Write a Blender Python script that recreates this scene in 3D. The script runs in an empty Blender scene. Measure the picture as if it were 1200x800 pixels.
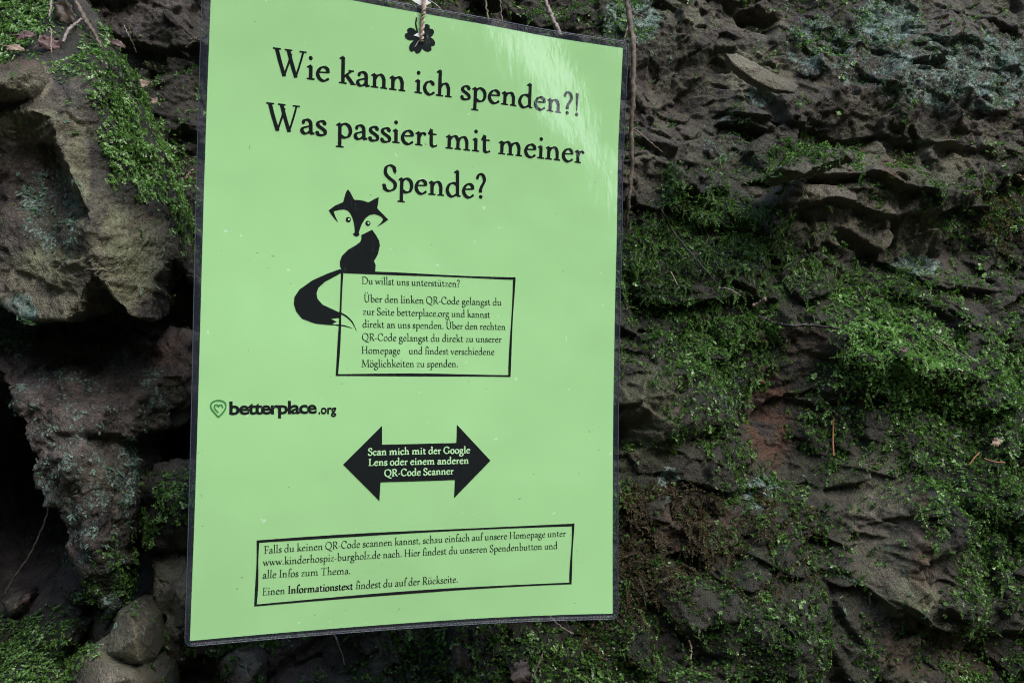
import bpy, math, random
import numpy as np
from mathutils import Vector, Matrix
from mathutils.geometry import delaunay_2d_cdt

scene = bpy.context.scene
COL = scene.collection
rng = np.random.default_rng(7)
random.seed(7)

# ------------------------------------------------------------------ camera
F = 1150.0                                       # focal length in pixels of the 1200 px wide photograph
CAM = np.array([-0.1464, -0.4522, -0.186])
PW = np.array([-0.04796, -0.40036, 0.03293])     # rotation vector fitted to the notice's corners


def rotvec(w):
    t = np.linalg.norm(w)
    k = w / t
    K = np.array([[0, -k[2], k[1]], [k[2], 0, -k[0]], [-k[1], k[0], 0]])
    return np.eye(3) + math.sin(t) * K + (1 - math.cos(t)) * K @ K


PT = np.array([-0.03759, -0.16146, 0.48277])
RC = rotvec(PW) @ np.array([[1, 0, 0], [0, 0, -1], [0, 1, 0]], float)
CAM = -RC.T @ PT
cd = bpy.data.cameras.new('camera')
cd.sensor_width = 36.0
cd.lens = 36.0 * F / 1200.0
cd.clip_start = 0.01
cd.clip_end = 3000.0
cd.dof.use_dof = True
cd.dof.focus_distance = 0.505
cd.dof.aperture_fstop = 64.0
cam = bpy.data.objects.new('camera', cd)
COL.objects.link(cam)
M = np.eye(4)
M[:3, 0] = RC[0]
M[:3, 1] = -RC[1]
M[:3, 2] = -RC[2]
M[:3, 3] = CAM
cam.matrix_world = Matrix(M.tolist())
scene.camera = cam

# ------------------------------------------------------------------ sky, sun, exposure
SUN_EL, SUN_AZ = math.radians(46.0), math.radians(14.0)   # azimuth measured from -y towards +x
world = bpy.data.worlds.new("World")
scene.world = world
world.use_nodes = True
wn = world.node_tree.nodes
sky = wn.new('ShaderNodeTexSky')
sky.sky_type = 'NISHITA'
sky.sun_disc = False
sky.sun_elevation = SUN_EL
sky.sun_rotation = math.pi - SUN_AZ
sky.air_density = 1.0
sky.dust_density = 2.2
sky.ozone_density = 1.0
bg = wn['Background']
world.node_tree.links.new(sky.outputs[0], bg.inputs[0])
bg.inputs[1].default_value = 0.15

sd = bpy.data.lights.new('sun', 'SUN')
sd.energy = 0.65
sd.angle = math.radians(32.0)
sd.color = (1.0, 0.97, 0.93)
sun = bpy.data.objects.new('sun', sd)
COL.objects.link(sun)
sdir = Vector((math.cos(SUN_EL) * math.sin(SUN_AZ), -math.cos(SUN_EL) * math.cos(SUN_AZ), math.sin(SUN_EL)))
sun.rotation_euler = sdir.to_track_quat('Z', 'Y').to_euler()
sun.location = sdir * 5

vs = scene.view_settings
vs.view_transform = 'Standard'
vs.look = 'None'
vs.exposure = 1.44
vs.gamma = 1.0
vs.use_curve_mapping = False
scene.cycles.use_denoising = True
scene.cycles.denoiser = 'OPENIMAGEDENOISE'
scene.cycles.denoising_prefilter = 'NONE'
scene.cycles.filter_width = 1.1
scene.cycles.max_bounces = 5
scene.cycles.diffuse_bounces = 3
scene.cycles.glossy_bounces = 2
scene.cycles.transparent_max_bounces = 8

# ------------------------------------------------------------------ helpers
YAW = math.radians(15.0)
DW = np.array([math.sin(YAW), math.cos(YAW), 0.0])        # into the rock
UW = np.array([math.cos(YAW), -math.sin(YAW), 0.0])       # along the rock, to the right


def ray(px, py):
    px = np.asarray(px, float)
    py = np.asarray(py, float)
    d = np.stack([(px - 600) / F, (py - 400) / F, np.ones_like(px)], -1)
    return d @ RC


def at(px, py, w):
    """point seen at photo pixel (px, py), w metres into the scene"""
    d = ray(px, py)
    return CAM + d * (np.asarray(w, float) / (d @ DW))[..., None]


def to_px(P):
    Y = (P - CAM) @ RC.T
    return 600 + F * Y[..., 0] / Y[..., 2], 400 + F * Y[..., 1] / Y[..., 2]


def tag(o, label=None, cat=None, group=None, kind=None):
    if label: o['label'] = label
    if cat: o['category'] = cat
    if group: o['group'] = group
    if kind: o['kind'] = kind
    return o


def link(name, me, mat=None, parent=None):
    o = bpy.data.objects.new(name, me)
    COL.objects.link(o)
    if mat is not None: me.materials.append(mat)
    if parent is not None: o.parent = parent
    return o


def empty(name, loc):
    o = bpy.data.objects.new(name, None)
    o.empty_display_size = 0.02
    o.location = loc
    COL.objects.link(o)
    return o


def np_mesh(name, V, T, smooth=True, attrs=None):
    """fast mesh from an (n,3) vertex array and an (m,k) face array"""
    V = np.ascontiguousarray(V, np.float32)
    T = np.ascontiguousarray(T, np.int32)
    k = T.shape[1]
    me = bpy.data.meshes.new(name)
    me.vertices.add(len(V))
    me.vertices.foreach_set('co', V.ravel())
    me.loops.add(T.size)
    me.loops.foreach_set('vertex_index', T.ravel())
    me.polygons.add(len(T))
    me.polygons.foreach_set('loop_start', np.arange(0, T.size, k, dtype=np.int32))
    me.polygons.foreach_set('loop_total', np.full(len(T), k, np.int32))
    me.polygons.foreach_set('use_smooth', np.full(len(T), smooth, bool))
    me.update(calc_edges=True)
    if attrs:
        for an, av in attrs.items():
            a = me.attributes.new(an, 'FLOAT', 'POINT')
            a.data.foreach_set('value', np.ascontiguousarray(av, np.float32))
    return me


_perm = rng.permutation(256).astype(np.int32)
_perm = np.concatenate([_perm, _perm, _perm])
_grad = rng.normal(size=(256, 3)).astype(np.float32)
_grad /= np.linalg.norm(_grad, axis=1, keepdims=True)


def perlin(P):
    P = np.asarray(P, np.float32)
    I = np.floor(P).astype(np.int32)
    f = P - I
    I &= 255
    u = f * f * f * (f * (f * 6 - 15) + 10)
    out = 0
    for dx in (0, 1):
        wx = u[:, 0] if dx else 1 - u[:, 0]
        for dy in (0, 1):
            wy = u[:, 1] if dy else 1 - u[:, 1]
            for dz in (0, 1):
                wz = u[:, 2] if dz else 1 - u[:, 2]
                h = _perm[_perm[_perm[(I[:, 0] + dx)] + I[:, 1] + dy] + I[:, 2] + dz]
                g = _grad[h]
                out = out + wx * wy * wz * (g[:, 0] * (f[:, 0] - dx) + g[:, 1] * (f[:, 1] - dy) + g[:, 2] * (f[:, 2] - dz))
    return out * 1.6


def fbm(P, freq, octv=4, gain=0.5, ridged=False):
    out = np.zeros(len(P), np.float32)
    a = 1.0
    for k in range(octv):
        n = perlin(P * freq + 17.3 * k)
        out += a * ((1 - 2 * np.abs(n)) if ridged else n)
        a *= gain
        freq *= 2.03
    return out


def cracks(P, freq):
    """thin fissures: 1 inside, 0 on whole stone"""
    n = np.abs(perlin(P * freq + 0.35 * perlin(P * freq * 2.7)[:, None]))
    return np.clip(1 - n / 0.045, 0, 1) * np.clip(perlin(P * freq * 0.6 + 40) * 3 + 0.6, 0, 1)


def facets(u, v, cell, seed, sharp=9.0, tilt=1.0):
    """broken-rock relief: softly blended tilted planes, one per cell"""
    r = np.random.default_rng(seed)
    N = 64
    jx, jy = r.random((N, N)), r.random((N, N))
    gx, gy, of = r.normal(size=(N, N)) * tilt, r.normal(size=(N, N)) * tilt, r.normal(size=(N, N))
    U, V = u / cell, v / cell
    iu, iv = np.floor(U).astype(int), np.floor(V).astype(int)
    num = np.zeros_like(U)
    den = np.zeros_like(U)
    for a in (-1, 0, 1):
        for b in (-1, 0, 1):
            x, y = (iu + a) % N, (iv + b) % N
            du, dv = U - (iu + a + jx[x, y]), V - (iv + b + jy[x, y])
            w = np.exp(-sharp * (du * du + dv * dv))
            num += w * (gx[x, y] * du + gy[x, y] * dv + 0.6 * of[x, y])
            den += w
    return num / (den + 1e-12)


# ------------------------------------------------------------------ node helpers
def new_mat(name):
    m = bpy.data.materials.new(name)
    m.use_nodes = True
    return m, m.node_tree.nodes, m.node_tree.links, m.node_tree.nodes['Principled BSDF']


def n_noise(N, L, vec, scale, detail=4, rough=0.55):
    t = N.new('ShaderNodeTexNoise')
    t.inputs['Scale'].default_value = scale
    t.inputs['Detail'].default_value = detail
    t.inputs['Roughness'].default_value = rough
    L.new(vec, t.inputs['Vector'])
    return t.outputs['Fac']


def n_ramp(N, L, fac, stops):
    r = N.new('ShaderNodeValToRGB')
    e = r.color_ramp.elements
    while len(e) < len(stops): e.new(0.5)
    for el, (p, c) in zip(e, stops):
        el.position = p
        el.color = (*c, 1) if len(c) == 3 else c
    L.new(fac, r.inputs[0])
    return r.outputs[0]


def n_mix(N, L, fac, a, b, mode='MIX'):
    m = N.new('ShaderNodeMix')
    m.data_type = 'RGBA'
    m.blend_type = mode
    m.clamp_result = False
    for sock, val in ((m.inputs[0], fac), (m.inputs[6], a), (m.inputs[7], b)):
        if isinstance(val, bpy.types.NodeSocket): L.new(val, sock)
        elif isinstance(val, (int, float)): sock.default_value = val
        else: sock.default_value = (*val, 1)
    return m.outputs[2]


def n_math(N, L, op, a, b=0.0, clamp=False):
    m = N.new('ShaderNodeMath')
    m.operation = op
    m.use_clamp = clamp
    for sock, val in ((m.inputs[0], a), (m.inputs[1], b)):
        if isinstance(val, bpy.types.NodeSocket): L.new(val, sock)
        else: sock.default_value = val
    return m.outputs[0]


def n_attr(N, name):
    a = N.new('ShaderNodeAttribute')
    a.attribute_name = name
    return a.outputs['Fac']


def n_smooth(N, L, v, lo, hi):
    m = N.new('ShaderNodeMapRange')
    m.interpolation_type = 'SMOOTHSTEP'
    L.new(v, m.inputs[0])
    m.inputs[1].default_value = lo
    m.inputs[2].default_value = hi
    return m.outputs[0]


# ------------------------------------------------------------------ materials
def rock_material(name, tone=1.0):
    m, N, L, P = new_mat(name)
    g = N.new('ShaderNodeNewGeometry').outputs['Position']
    n1 = n_noise(N, L, g, 14, 6, 0.6)
    n2 = n_noise(N, L, g, 70, 6, 0.62)
    n3 = n_noise(N, L, g, 420, 5, 0.65)
    n4 = n_noise(N, L, g, 1500, 3, 0.6)
    t = tone
    dark = n_ramp(N, L, n2, [(0.30, (0.024 * t, 0.020 * t, 0.020 * t)), (0.48, (0.074 * t, 0.062 * t, 0.053 * t)),
                             (0.62, (0.122 * t, 0.104 * t, 0.090 * t)), (0.78, (0.145 * t, 0.135 * t, 0.105 * t))])
    pale = n_ramp(N, L, n2, [(0.28, (0.10 * t, 0.085 * t, 0.055 * t)), (0.5, (0.185 * t, 0.170 * t, 0.128 * t)),
                             (0.72, (0.27 * t, 0.24 * t, 0.18 * t))])
    tint = n_ramp(N, L, n1, [(0.35, (1.04, 0.95, 1.0)), (0.5, (1, 1, 1)), (0.66, (0.86, 1.02, 0.74))])
    pf = n_smooth(N, L, n_math(N, L, 'ADD', n_attr(N, 'pale'), n_math(N, L, 'MULTIPLY', n_math(N, L, 'SUBTRACT', n2, 0.5), 1.1)), 0.25, 0.75)
    c = n_mix(N, L, pf, dark, pale)
    c = n_mix(N, L, 0.8, c, tint, 'MULTIPLY')
    c = n_mix(N, L, 0.95, c, n_ramp(N, L, n3, [(0.3, (0.40, 0.40, 0.40)), (0.52, (1, 1, 1)), (0.72, (1.5, 1.46, 1.38))]), 'MULTIPLY')
    c = n_mix(N, L, 0.8, c, n_ramp(N, L, n4, [(0.3, (0.5, 0.5, 0.5)), (0.5, (1, 1, 1)), (0.7, (1.45, 1.45, 1.42))]), 'MULTIPLY')
    # green film of algae
    af = n_math(N, L, 'MULTIPLY', n_attr(N, 'algae'), n_smooth(N, L, n2, 0.38, 0.6))
    c = n_mix(N, L, af, c, (0.085 * t, 0.098 * t, 0.048 * t))
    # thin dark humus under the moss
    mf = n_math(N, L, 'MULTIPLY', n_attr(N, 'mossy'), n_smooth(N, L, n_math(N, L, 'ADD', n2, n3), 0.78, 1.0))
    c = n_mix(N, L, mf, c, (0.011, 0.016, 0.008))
    # rusty red
    c = n_mix(N, L, n_math(N, L, 'MULTIPLY', n_attr(N, 'rust'), n_smooth(N, L, n2, 0.35, 0.6)), c, (0.10, 0.045, 0.028))
    # powdery lichen
    lv = n_math(N, L, 'ADD', n_math(N, L, 'MULTIPLY', n_noise(N, L, g, 110, 3, 0.6), 0.45),
                n_math(N, L, 'MULTIPLY', n_noise(N, L, g, 640, 4, 0.75), 0.70))
    lth = n_math(N, L, 'SUBTRACT', lv, n_math(N, L, 'SUBTRACT', 0.84, n_math(N, L, 'MULTIPLY', n_attr(N, 'lichen'), 0.33)))
    lf = n_smooth(N, L, lth, 0.0, 0.035)
    lcol = n_ramp(N, L, n_noise(N, L, g, 260, 3), [(0.3, (0.08, 0.14, 0.12)), (0.5, (0.17, 0.25, 0.22)), (0.7, (0.36, 0.45, 0.39))])
    c = n_mix(N, L, lf, c, lcol)
    L.new(c, P.inputs['Base Color'])
    rg = n_ramp(N, L, n3, [(0.3, (0.42,) * 3), (0.7, (0.75,) * 3)])
    L.new(n_mix(N, L, lf, rg, (0.9, 0.9, 0.9)), P.inputs['Roughness'])
    P.inputs['Specular IOR Level'].default_value = 0.45
    b1 = N.new('ShaderNodeBump')
    b1.inputs['Strength'].default_value = 0.8
    b1.inputs['Distance'].default_value = 0.0030
    h = n_math(N, L, 'ADD', n3, n_math(N, L, 'MULTIPLY', n4, 0.5))
    h = n_math(N, L, 'ADD', h, n_math(N, L, 'MULTIPLY', lf, 0.5))
    L.new(h, b1.inputs['Height'])
    b0 = N.new('ShaderNodeBump')
    b0.inputs['Strength'].default_value = 0.7
    b0.inputs['Distance'].default_value = 0.006
    L.new(n2, b0.inputs['Height'])
    L.new(b0.outputs[0], b1.inputs['Normal'])
    L.new(b1.outputs[0], P.inputs['Normal'])
    return m


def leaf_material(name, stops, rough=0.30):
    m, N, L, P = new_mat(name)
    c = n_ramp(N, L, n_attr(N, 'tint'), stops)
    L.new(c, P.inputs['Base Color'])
    P.inputs['Roughness'].default_value = rough
    P.inputs['Specular IOR Level'].default_value = 0.65
    tr = N.new('ShaderNodeBsdfTranslucent')
    L.new(n_mix(N, L, 1.0, c, (1.0, 1.3, 0.5), 'MULTIPLY'), tr.inputs[0])
    mx = N.new('ShaderNodeMixShader')
    mx.inputs[0].default_value = 0.32
    L.new(P.outputs[0], mx.inputs[1])
    L.new(tr.outputs[0], mx.inputs[2])
    L.new(mx.outputs[0], N['Material Output'].inputs[0])
    return m


def plain_material(name, a, b, scale, rough=0.6, bump=0.0005):
    m, N, L, P = new_mat(name)
    g = N.new('ShaderNodeTexCoord').outputs['Object']
    n = n_noise(N, L, g, scale, 5, 0.6)
    L.new(n_ramp(N, L, n, [(0.32, a), (0.68, b)]), P.inputs['Base Color'])
    P.inputs['Roughness'].default_value = rough
    bp = N.new('ShaderNodeBump')
    bp.inputs['Distance'].default_value = bump
    L.new(n_noise(N, L, g, scale * 2.5, 4), bp.inputs['Height'])
    L.new(bp.outputs[0], P.inputs['Normal'])
    return m


def sheet_material(name, col, mottled=0.04):
    """anything seen through the glossy film: matt colour under a clear coat with shallow ripples"""
    m, N, L, P = new_mat(name)
    g = N.new('ShaderNodeTexCoord').outputs['Object']
    n = n_noise(N, L, g, 25, 4)
    lo = tuple(x * (1 - mottled) for x in col)
    hi = tuple(min(1, x * (1 + mottled)) for x in col)
    c = n_ramp(N, L, n, [(0.3, lo), (0.7, hi)])
    L.new(c, P.inputs['Base Color'])
    P.inputs['Roughness'].default_value = 0.8
    P.inputs['Specular IOR Level'].default_value = 0.0
    P.inputs['Coat Weight'].default_value = 1.0
    P.inputs['Coat Roughness'].default_value = 0.07
    P.inputs['Coat IOR'].default_value = 1.56
    mp = N.new('ShaderNodeMapping')                      # ripples stretched along one diagonal
    mp.inputs['Rotation'].default_value = (0, math.radians(-28), 0)
    mp.inputs['Scale'].default_value = (190, 190, 80)
    L.new(g, mp.inputs['Vector'])
    r1 = n_noise(N, L, mp.outputs[0], 1.0, 4, 0.6)
    r2 = n_noise(N, L, g, 16, 2)
    r3 = n_noise(N, L, g, 900, 2)
    h = n_math(N, L, 'ADD', n_math(N, L, 'MULTIPLY', r1, 0.13), n_math(N, L, 'MULTIPLY', r2, 1.0))
    h = n_math(N, L, 'ADD', h, n_math(N, L, 'MULTIPLY', r3, 0.012))
    bp = N.new('ShaderNodeBump')
    bp.inputs['Strength'].default_value = 1.0
    bp.inputs['Distance'].default_value = 0.0022
    L.new(h, bp.inputs['Height'])
    L.new(bp.outputs[0], P.inputs['Coat Normal'])
    bq = N.new('ShaderNodeBump')
    bq.inputs['Strength'].default_value = 1.0
    bq.inputs['Distance'].default_value = 0.0018
    L.new(r2, bq.inputs['Height'])
    L.new(bq.outputs[0], P.inputs['Normal'])
    if mottled == 0.03:                                  # specks of dirt on the film
        sp = n_smooth(N, L, n_noise(N, L, g, 330, 2, 0.5), 0.745, 0.79)
        c = n_mix(N, L, n_math(N, L, 'MULTIPLY', sp, 0.55), c, (0.10, 0.13, 0.07))
        sp2 = n_smooth(N, L, n_noise(N, L, g, 260, 1, 0.5), 0.76, 0.80)
        c = n_mix(N, L, n_math(N, L, 'MULTIPLY', sp2, 0.35), c, (0.8, 0.85, 0.8))
        L.new(c, P.inputs['Base Color'])
    return m


ROCK = rock_material('rock', 0.98)
STONE = rock_material('stone', 1.12)
INK = sheet_material('ink', (0.010, 0.012, 0.013))
PAPER = sheet_material('paper', (0.328, 0.62, 0.276), 0.03)
LOGO_GREEN = sheet_material('logo_green', (0.05, 0.22, 0.06))
KNOCKOUT = sheet_material('knockout', (0.42, 0.70, 0.38), 0.03)
CLOVER = sheet_material('clover', (0.012, 0.016, 0.016), 0.3)  # dark fill painting the shade behind the clover hole


def film_material():
    m, N, L, P = new_mat('film')
    N.remove(P)
    tr = N.new('ShaderNodeBsdfTransparent')
    tr.inputs[0].default_value = (0.93, 0.95, 0.97, 1)
    gl = N.new('ShaderNodeBsdfPrincipled')
    gl.inputs['Base Color'].default_value = (0.09, 0.11, 0.15, 1)
    gl.inputs['Roughness'].default_value = 0.18
    gl.inputs['Specular IOR Level'].default_value = 0.9
    g = N.new('ShaderNodeTexCoord').outputs['Object']
    bp = N.new('ShaderNodeBump')
    bp.inputs['Distance'].default_value = 0.0002
    L.new(n_noise(N, L, g, 40, 2), bp.inputs['Height'])
    L.new(bp.outputs[0], gl.inputs['Normal'])
    mx = N.new('ShaderNodeMixShader')
    mx.inputs[0].default_value = 0.10
    L.new(tr.outputs[0], mx.inputs[1])
    L.new(gl.outputs[0], mx.inputs[2])
    L.new(mx.outputs[0], N['Material Output'].inputs[0])
    return m


FILM = film_material()
EDGE, _n, _l, _p = new_mat('cut_edge_highlight')
_p.inputs['Base Color'].default_value = (0.085, 0.10, 0.125, 1)  # paler than the film, paints a highlight along the edge
_p.inputs['Roughness'].default_value = 0.25
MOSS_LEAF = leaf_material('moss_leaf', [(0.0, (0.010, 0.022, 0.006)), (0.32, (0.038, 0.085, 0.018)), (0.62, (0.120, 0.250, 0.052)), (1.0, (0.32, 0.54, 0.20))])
DRY_LEAF = leaf_material('dry_moss_leaf', [(0.0, (0.03, 0.022, 0.012)), (0.5, (0.085, 0.065, 0.030)), (1.0, (0.17, 0.13, 0.07))], 0.6)
LITTER = leaf_material('litter', [(0.0, (0.03, 0.022, 0.018)), (0.55, (0.10, 0.07, 0.05)), (1.0, (0.26, 0.19, 0.14))], 0.55)
CRUST = leaf_material('lichen_crust', [(0.0, (0.06, 0.12, 0.09)), (0.5, (0.15, 0.25, 0.19)), (1.0, (0.32, 0.42, 0.35))], 0.9)
BARK = plain_material('twig_bark', (0.06, 0.045, 0.032), (0.20, 0.165, 0.125), 260, 0.7)
PALE_BARK = plain_material('pale_bark', (0.16, 0.13, 0.115), (0.34, 0.29, 0.26), 260, 0.6)
DARK_BARK = plain_material('dark_bark', (0.012, 0.010, 0.010), (0.05, 0.045, 0.045), 260, 0.45)
NEEDLE = plain_material('needle', (0.22, 0.08, 0.035), (0.32, 0.14, 0.07), 260, 0.5)
BROWN_LEAF = plain_material('brown_leaf', (0.035, 0.026, 0.022), (0.10, 0.075, 0.06), 160, 0.55)
RED_LEAF = plain_material('red_leaf', (0.07, 0.040, 0.040), (0.14, 0.085, 0.08), 160, 0.5)
BEIGE_LEAF = plain_material('beige_leaf', (0.20, 0.14, 0.10), (0.34, 0.26, 0.19), 160, 0.55)
JUTE = plain_material('jute', (0.34, 0.24, 0.18), (0.66, 0.54, 0.45), 900, 0.85, 0.0004)
BLOCKING_SLOPE = plain_material('dark_blocking_slope', (0.015, 0.025, 0.010), (0.06, 0.085, 0.03), 2.5, 0.9, 0.05)  # dark foliage colour for the slope added to block low light
SOIL = plain_material('forest_soil', (0.02, 0.015, 0.010), (0.07, 0.055, 0.035), 9, 0.9, 0.01)

# ------------------------------------------------------------------ where moss, lichen and pale stone are (cells of 40 photo pixels)
MOSS_L = ["763211", "635333", "114643", "001753", "000854", "110574", "220035", "110013", "000022", "200001", "100010", "011131",
          "000110", "000111", "000176", "000174", "003511", "016611", "763123", "994033"]
MOSS_M = ["333333333333"] * 18 + ["433344455556", "322234665666"]
MOSS_R = ["410113331111", "310023321111", "100022110001", "312322212211", "112345324113", "255431233435", "477762232345", "555665332244",
          "664445565333", "467743577544", "247752489756", "025533568757", "124414546766", "234423424666", "544444212566", "434445311466",
          "544444421255", "544444431144", "644455422354", "654465443355"]
MOSS = np.array([[int(c) for c in a + b + d] for a, b, d in zip(MOSS_L, MOSS_M, MOSS_R)], float)


def lookup(grid, px, py):
    x = np.clip(px / 40 - 0.5, 0, grid.shape[1] - 1.001)
    y = np.clip(py / 40 - 0.5, 0, grid.shape[0] - 1.001)
    i, j = x.astype(int), y.astype(int)
    fx, fy = x - i, y - j
    return (grid[j, i] * (1 - fx) + grid[j, i + 1] * fx) * (1 - fy) + (grid[j + 1, i] * (1 - fx) + grid[j + 1, i + 1] * fx) * fy


def blobs(lst, px, py):
    out = np.zeros_like(px)
    for cx, cy, rx, ry, s in lst:
        d = ((px - cx) / rx) ** 2 + ((py - cy) / ry) ** 2
        out = np.maximum(out, s * np.clip(1.6 - 1.1 * d, 0, 1))
    return out


PALE = [(152, 300, 56, 62, .8), (55, 335, 75, 45, 1), (90, 195, 18, 55, .8), (30, 150, 70, 22, .85), (105, 95, 25, 15, .8), (15, 95, 50, 25, 1),
        (140, 360, 25, 25, .8), (960, 228, 90, 48, .85), (1060, 195, 85, 32, .9), (850, 300, 60, 34, .65), (1040, 265, 75, 42, .8),
        (768, 480, 38, 65, .65), (1025, 560, 60, 40, .55), (1040, 630, 55, 70, .75), (1060, 690, 45, 35, .75), (765, 200, 35, 45, .45),
        (900, 250, 40, 30, .45), (1120, 180, 50, 30, .5), (205, 700, 28, 60, .6), (150, 750, 45, 50, 1.2), (130, 800, 70, 50, 1.2),
        (20, 710, 18, 15, .5), (280, 785, 28, 25, .8), (210, 430, 25, 30, .35), (990, 60, 40, 14, .5), (870, 20, 90, 18, .45),
        (1185, 330, 30, 25, .4), (1060, 770, 40, 25, .45), (890, 330, 30, 20, .4), (940, 410, 30, 20, .5), (890, 85, 50, 30, .9)]
LICHEN = [(1130, 85, 130, 55, .85), (1020, 65, 80, 45, .7), (740, 25, 40, 32, 1), (1040, 25, 45, 32, .95), (955, 55, 45, 45, .75), (890, 112, 20, 15, .9),
          (1070, 312, 40, 14, .95), (785, 565, 16, 22, .95), (890, 575, 25, 25, .85), (860, 460, 25, 25, .7), (70, 480, 85, 55, .64), (90, 570, 60, 75, .70),
          (110, 645, 45, 45, .60), (20, 380, 28, 45, .95), (60, 245, 42, 60, .75), (180, 465, 24, 45, .7), (130, 708, 14, 14, .95), (775, 60, 30, 40, .6),
          (850, 160, 40, 30, .6), (1100, 250, 60, 40, .5), (300, 760, 60, 18, .5), (150, 560, 18, 60, .8)]
ALGAE = [(768, 480, 45, 70, .85), (1030, 620, 70, 90, .5), (90, 320, 90, 60, .4), (205, 690, 30, 60, .7), (150, 745, 40, 45, .3), (990, 260, 70, 40, .45),
         (940, 180, 40, 20, .6), (160, 290, 40, 60, .25)]
RUST = [(900, 490, 28, 60, .9), (810, 260, 50, 20, .35), (1050, 195, 20, 12, .6), (930, 400, 40, 20, .45), (1150, 110, 90, 40, .2), (1080, 640, 14, 60, .5), (820, 620, 60, 40, .4),
        (210, 420, 30, 30, .5), (20, 80, 30, 12, .5), (1130, 780, 40, 40, .4), (1070, 760, 40, 30, .5)]


def paint(P):
    px, py = to_px(P)
    return dict(mossy=np.clip(lookup(MOSS, px, py) / 9.0 * 2.0 - 0.2, 0, 1) * (px > -150) * (px < 1350), pale=blobs(PALE, px, py), lichen=np.maximum(blobs(LICHEN, px, py), 0.12), algae=np.maximum(blobs(ALGAE, px, py), 0.45 * (px > 700)), rust=blobs(RUST, px, py))


GROW = []      # (points, normals, area) of every surface on which moss may grow


def vert_normals(V, T):
    n = np.zeros_like(V)
    a = V[T[:, 1]] - V[T[:, 0]]
    b = V[T[:, 2]] - V[T[:, 0]]
    c = np.cross(a, b)
    for k in range(T.shape[1]): np.add.at(n, T[:, k], c)
    ar = np.linalg.norm(n, axis=1)
    return n / (ar[:, None] + 1e-20), ar / 6


# ------------------------------------------------------------------ ground and cliff
def ground():
    xs = np.concatenate([-np.geomspace(900, 3, 30), np.linspace(-2.6, 2.6, 60), np.geomspace(3, 900, 30)])
    X, Y = np.meshgrid(xs, xs)
    P = np.stack([X.ravel(), Y.ravel(), np.zeros(X.size)], 1)
    P[:, 2] = -1.35 + 0.05 * fbm(P, 1.3, 4)
    n = len(xs)
    i = np.arange(n * n).reshape(n, n)
    T = np.stack([i[:-1, :-1], i[:-1, 1:], i[1:, 1:], i[1:, :-1]], -1).reshape(-1, 4)
    o = link('ground', np_mesh('ground', P, T), SOIL)
    tag(o, 'dark forest soil at the foot of the rock', 'ground', kind='structure')


ground()


def light_blocking_slope():
    """unseen slope added behind the camera: blocks low light, its gap shapes the glare"""
    az = np.radians(np.linspace(-115, 115, 231))
    deg = np.degrees(az)
    el = 33 - 20 * np.exp(-((deg - 33) / 9.5) ** 6) + 2.2 * perlin(np.stack([deg / 4, deg * 0, deg * 0], 1)) + 3 * perlin(np.stack([deg / 17, deg * 0 + 9, deg * 0], 1))  # skyline dip added so bright sky reflects in the notice's upper right
    rows = [(5, -1.36, 0), (7, -0.6, 0.1), (10, 0, 0.45), (13, 0, 0.8), (16, 0, 1.0), (30, 0, 1.0), (60, -3, 0)]
    V = []
    for d, z0, f in rows:
        z = z0 + d * np.tan(np.radians(el)) * f if f else np.full(len(az), z0)
        V.append(np.stack([CAM[0] + d * np.sin(az), CAM[1] - d * np.cos(az), z], 1))
    V = np.concatenate(V)
    n = len(az)
    i = np.arange(n * len(rows)).reshape(len(rows), n)
    T = np.stack([i[:-1, :-1], i[:-1, 1:], i[1:, 1:], i[1:, :-1]], -1).reshape(-1, 4)
    o = link('light_blocking_slope', np_mesh('light_blocking_slope', V, T), BLOCKING_SLOPE)
    tag(o, 'unseen dark slope added behind the viewer to block low light and shape glare', 'light_blocking_slope', kind='structure')


light_blocking_slope()

CUV = lambda P: ((P - CAM) @ UW, P[..., 2] - CAM[2], (P - CAM) @ DW)
BLOB = [  # px, py, rx, ry, centimetres (negative comes forward)
    (1120, 50, 210, 85, -3.0), (830, 70, 55, 55, 4.0), (960, 235, 80, 50, -2.5), (1060, 205, 80, 40, -3.0), (1120, 300, 90, 40, 2.5), (1050, 400, 110, 65, -4.0),
    (860, 320, 100, 60, -2.0), (770, 480, 45, 65, -3.0), (900, 510, 45, 80, 1.5), (1040, 630, 75, 90, -4.0), (1065, 745, 60, 25, 2.5), (1170, 580, 70, 120, -2.5),
    (820, 690, 120, 90, -2.0), (950, 570, 50, 60, 2.0), (200, 400, 45, 60, 5.0), (5, 570, 75, 140, 20.0), (30, 830, 120, 90, -11.0), (480, 810, 300, 50, -2.0),
    (160, 640, 40, 60, 6.0), (200, 520, 40, 45, 6.0)]
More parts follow.
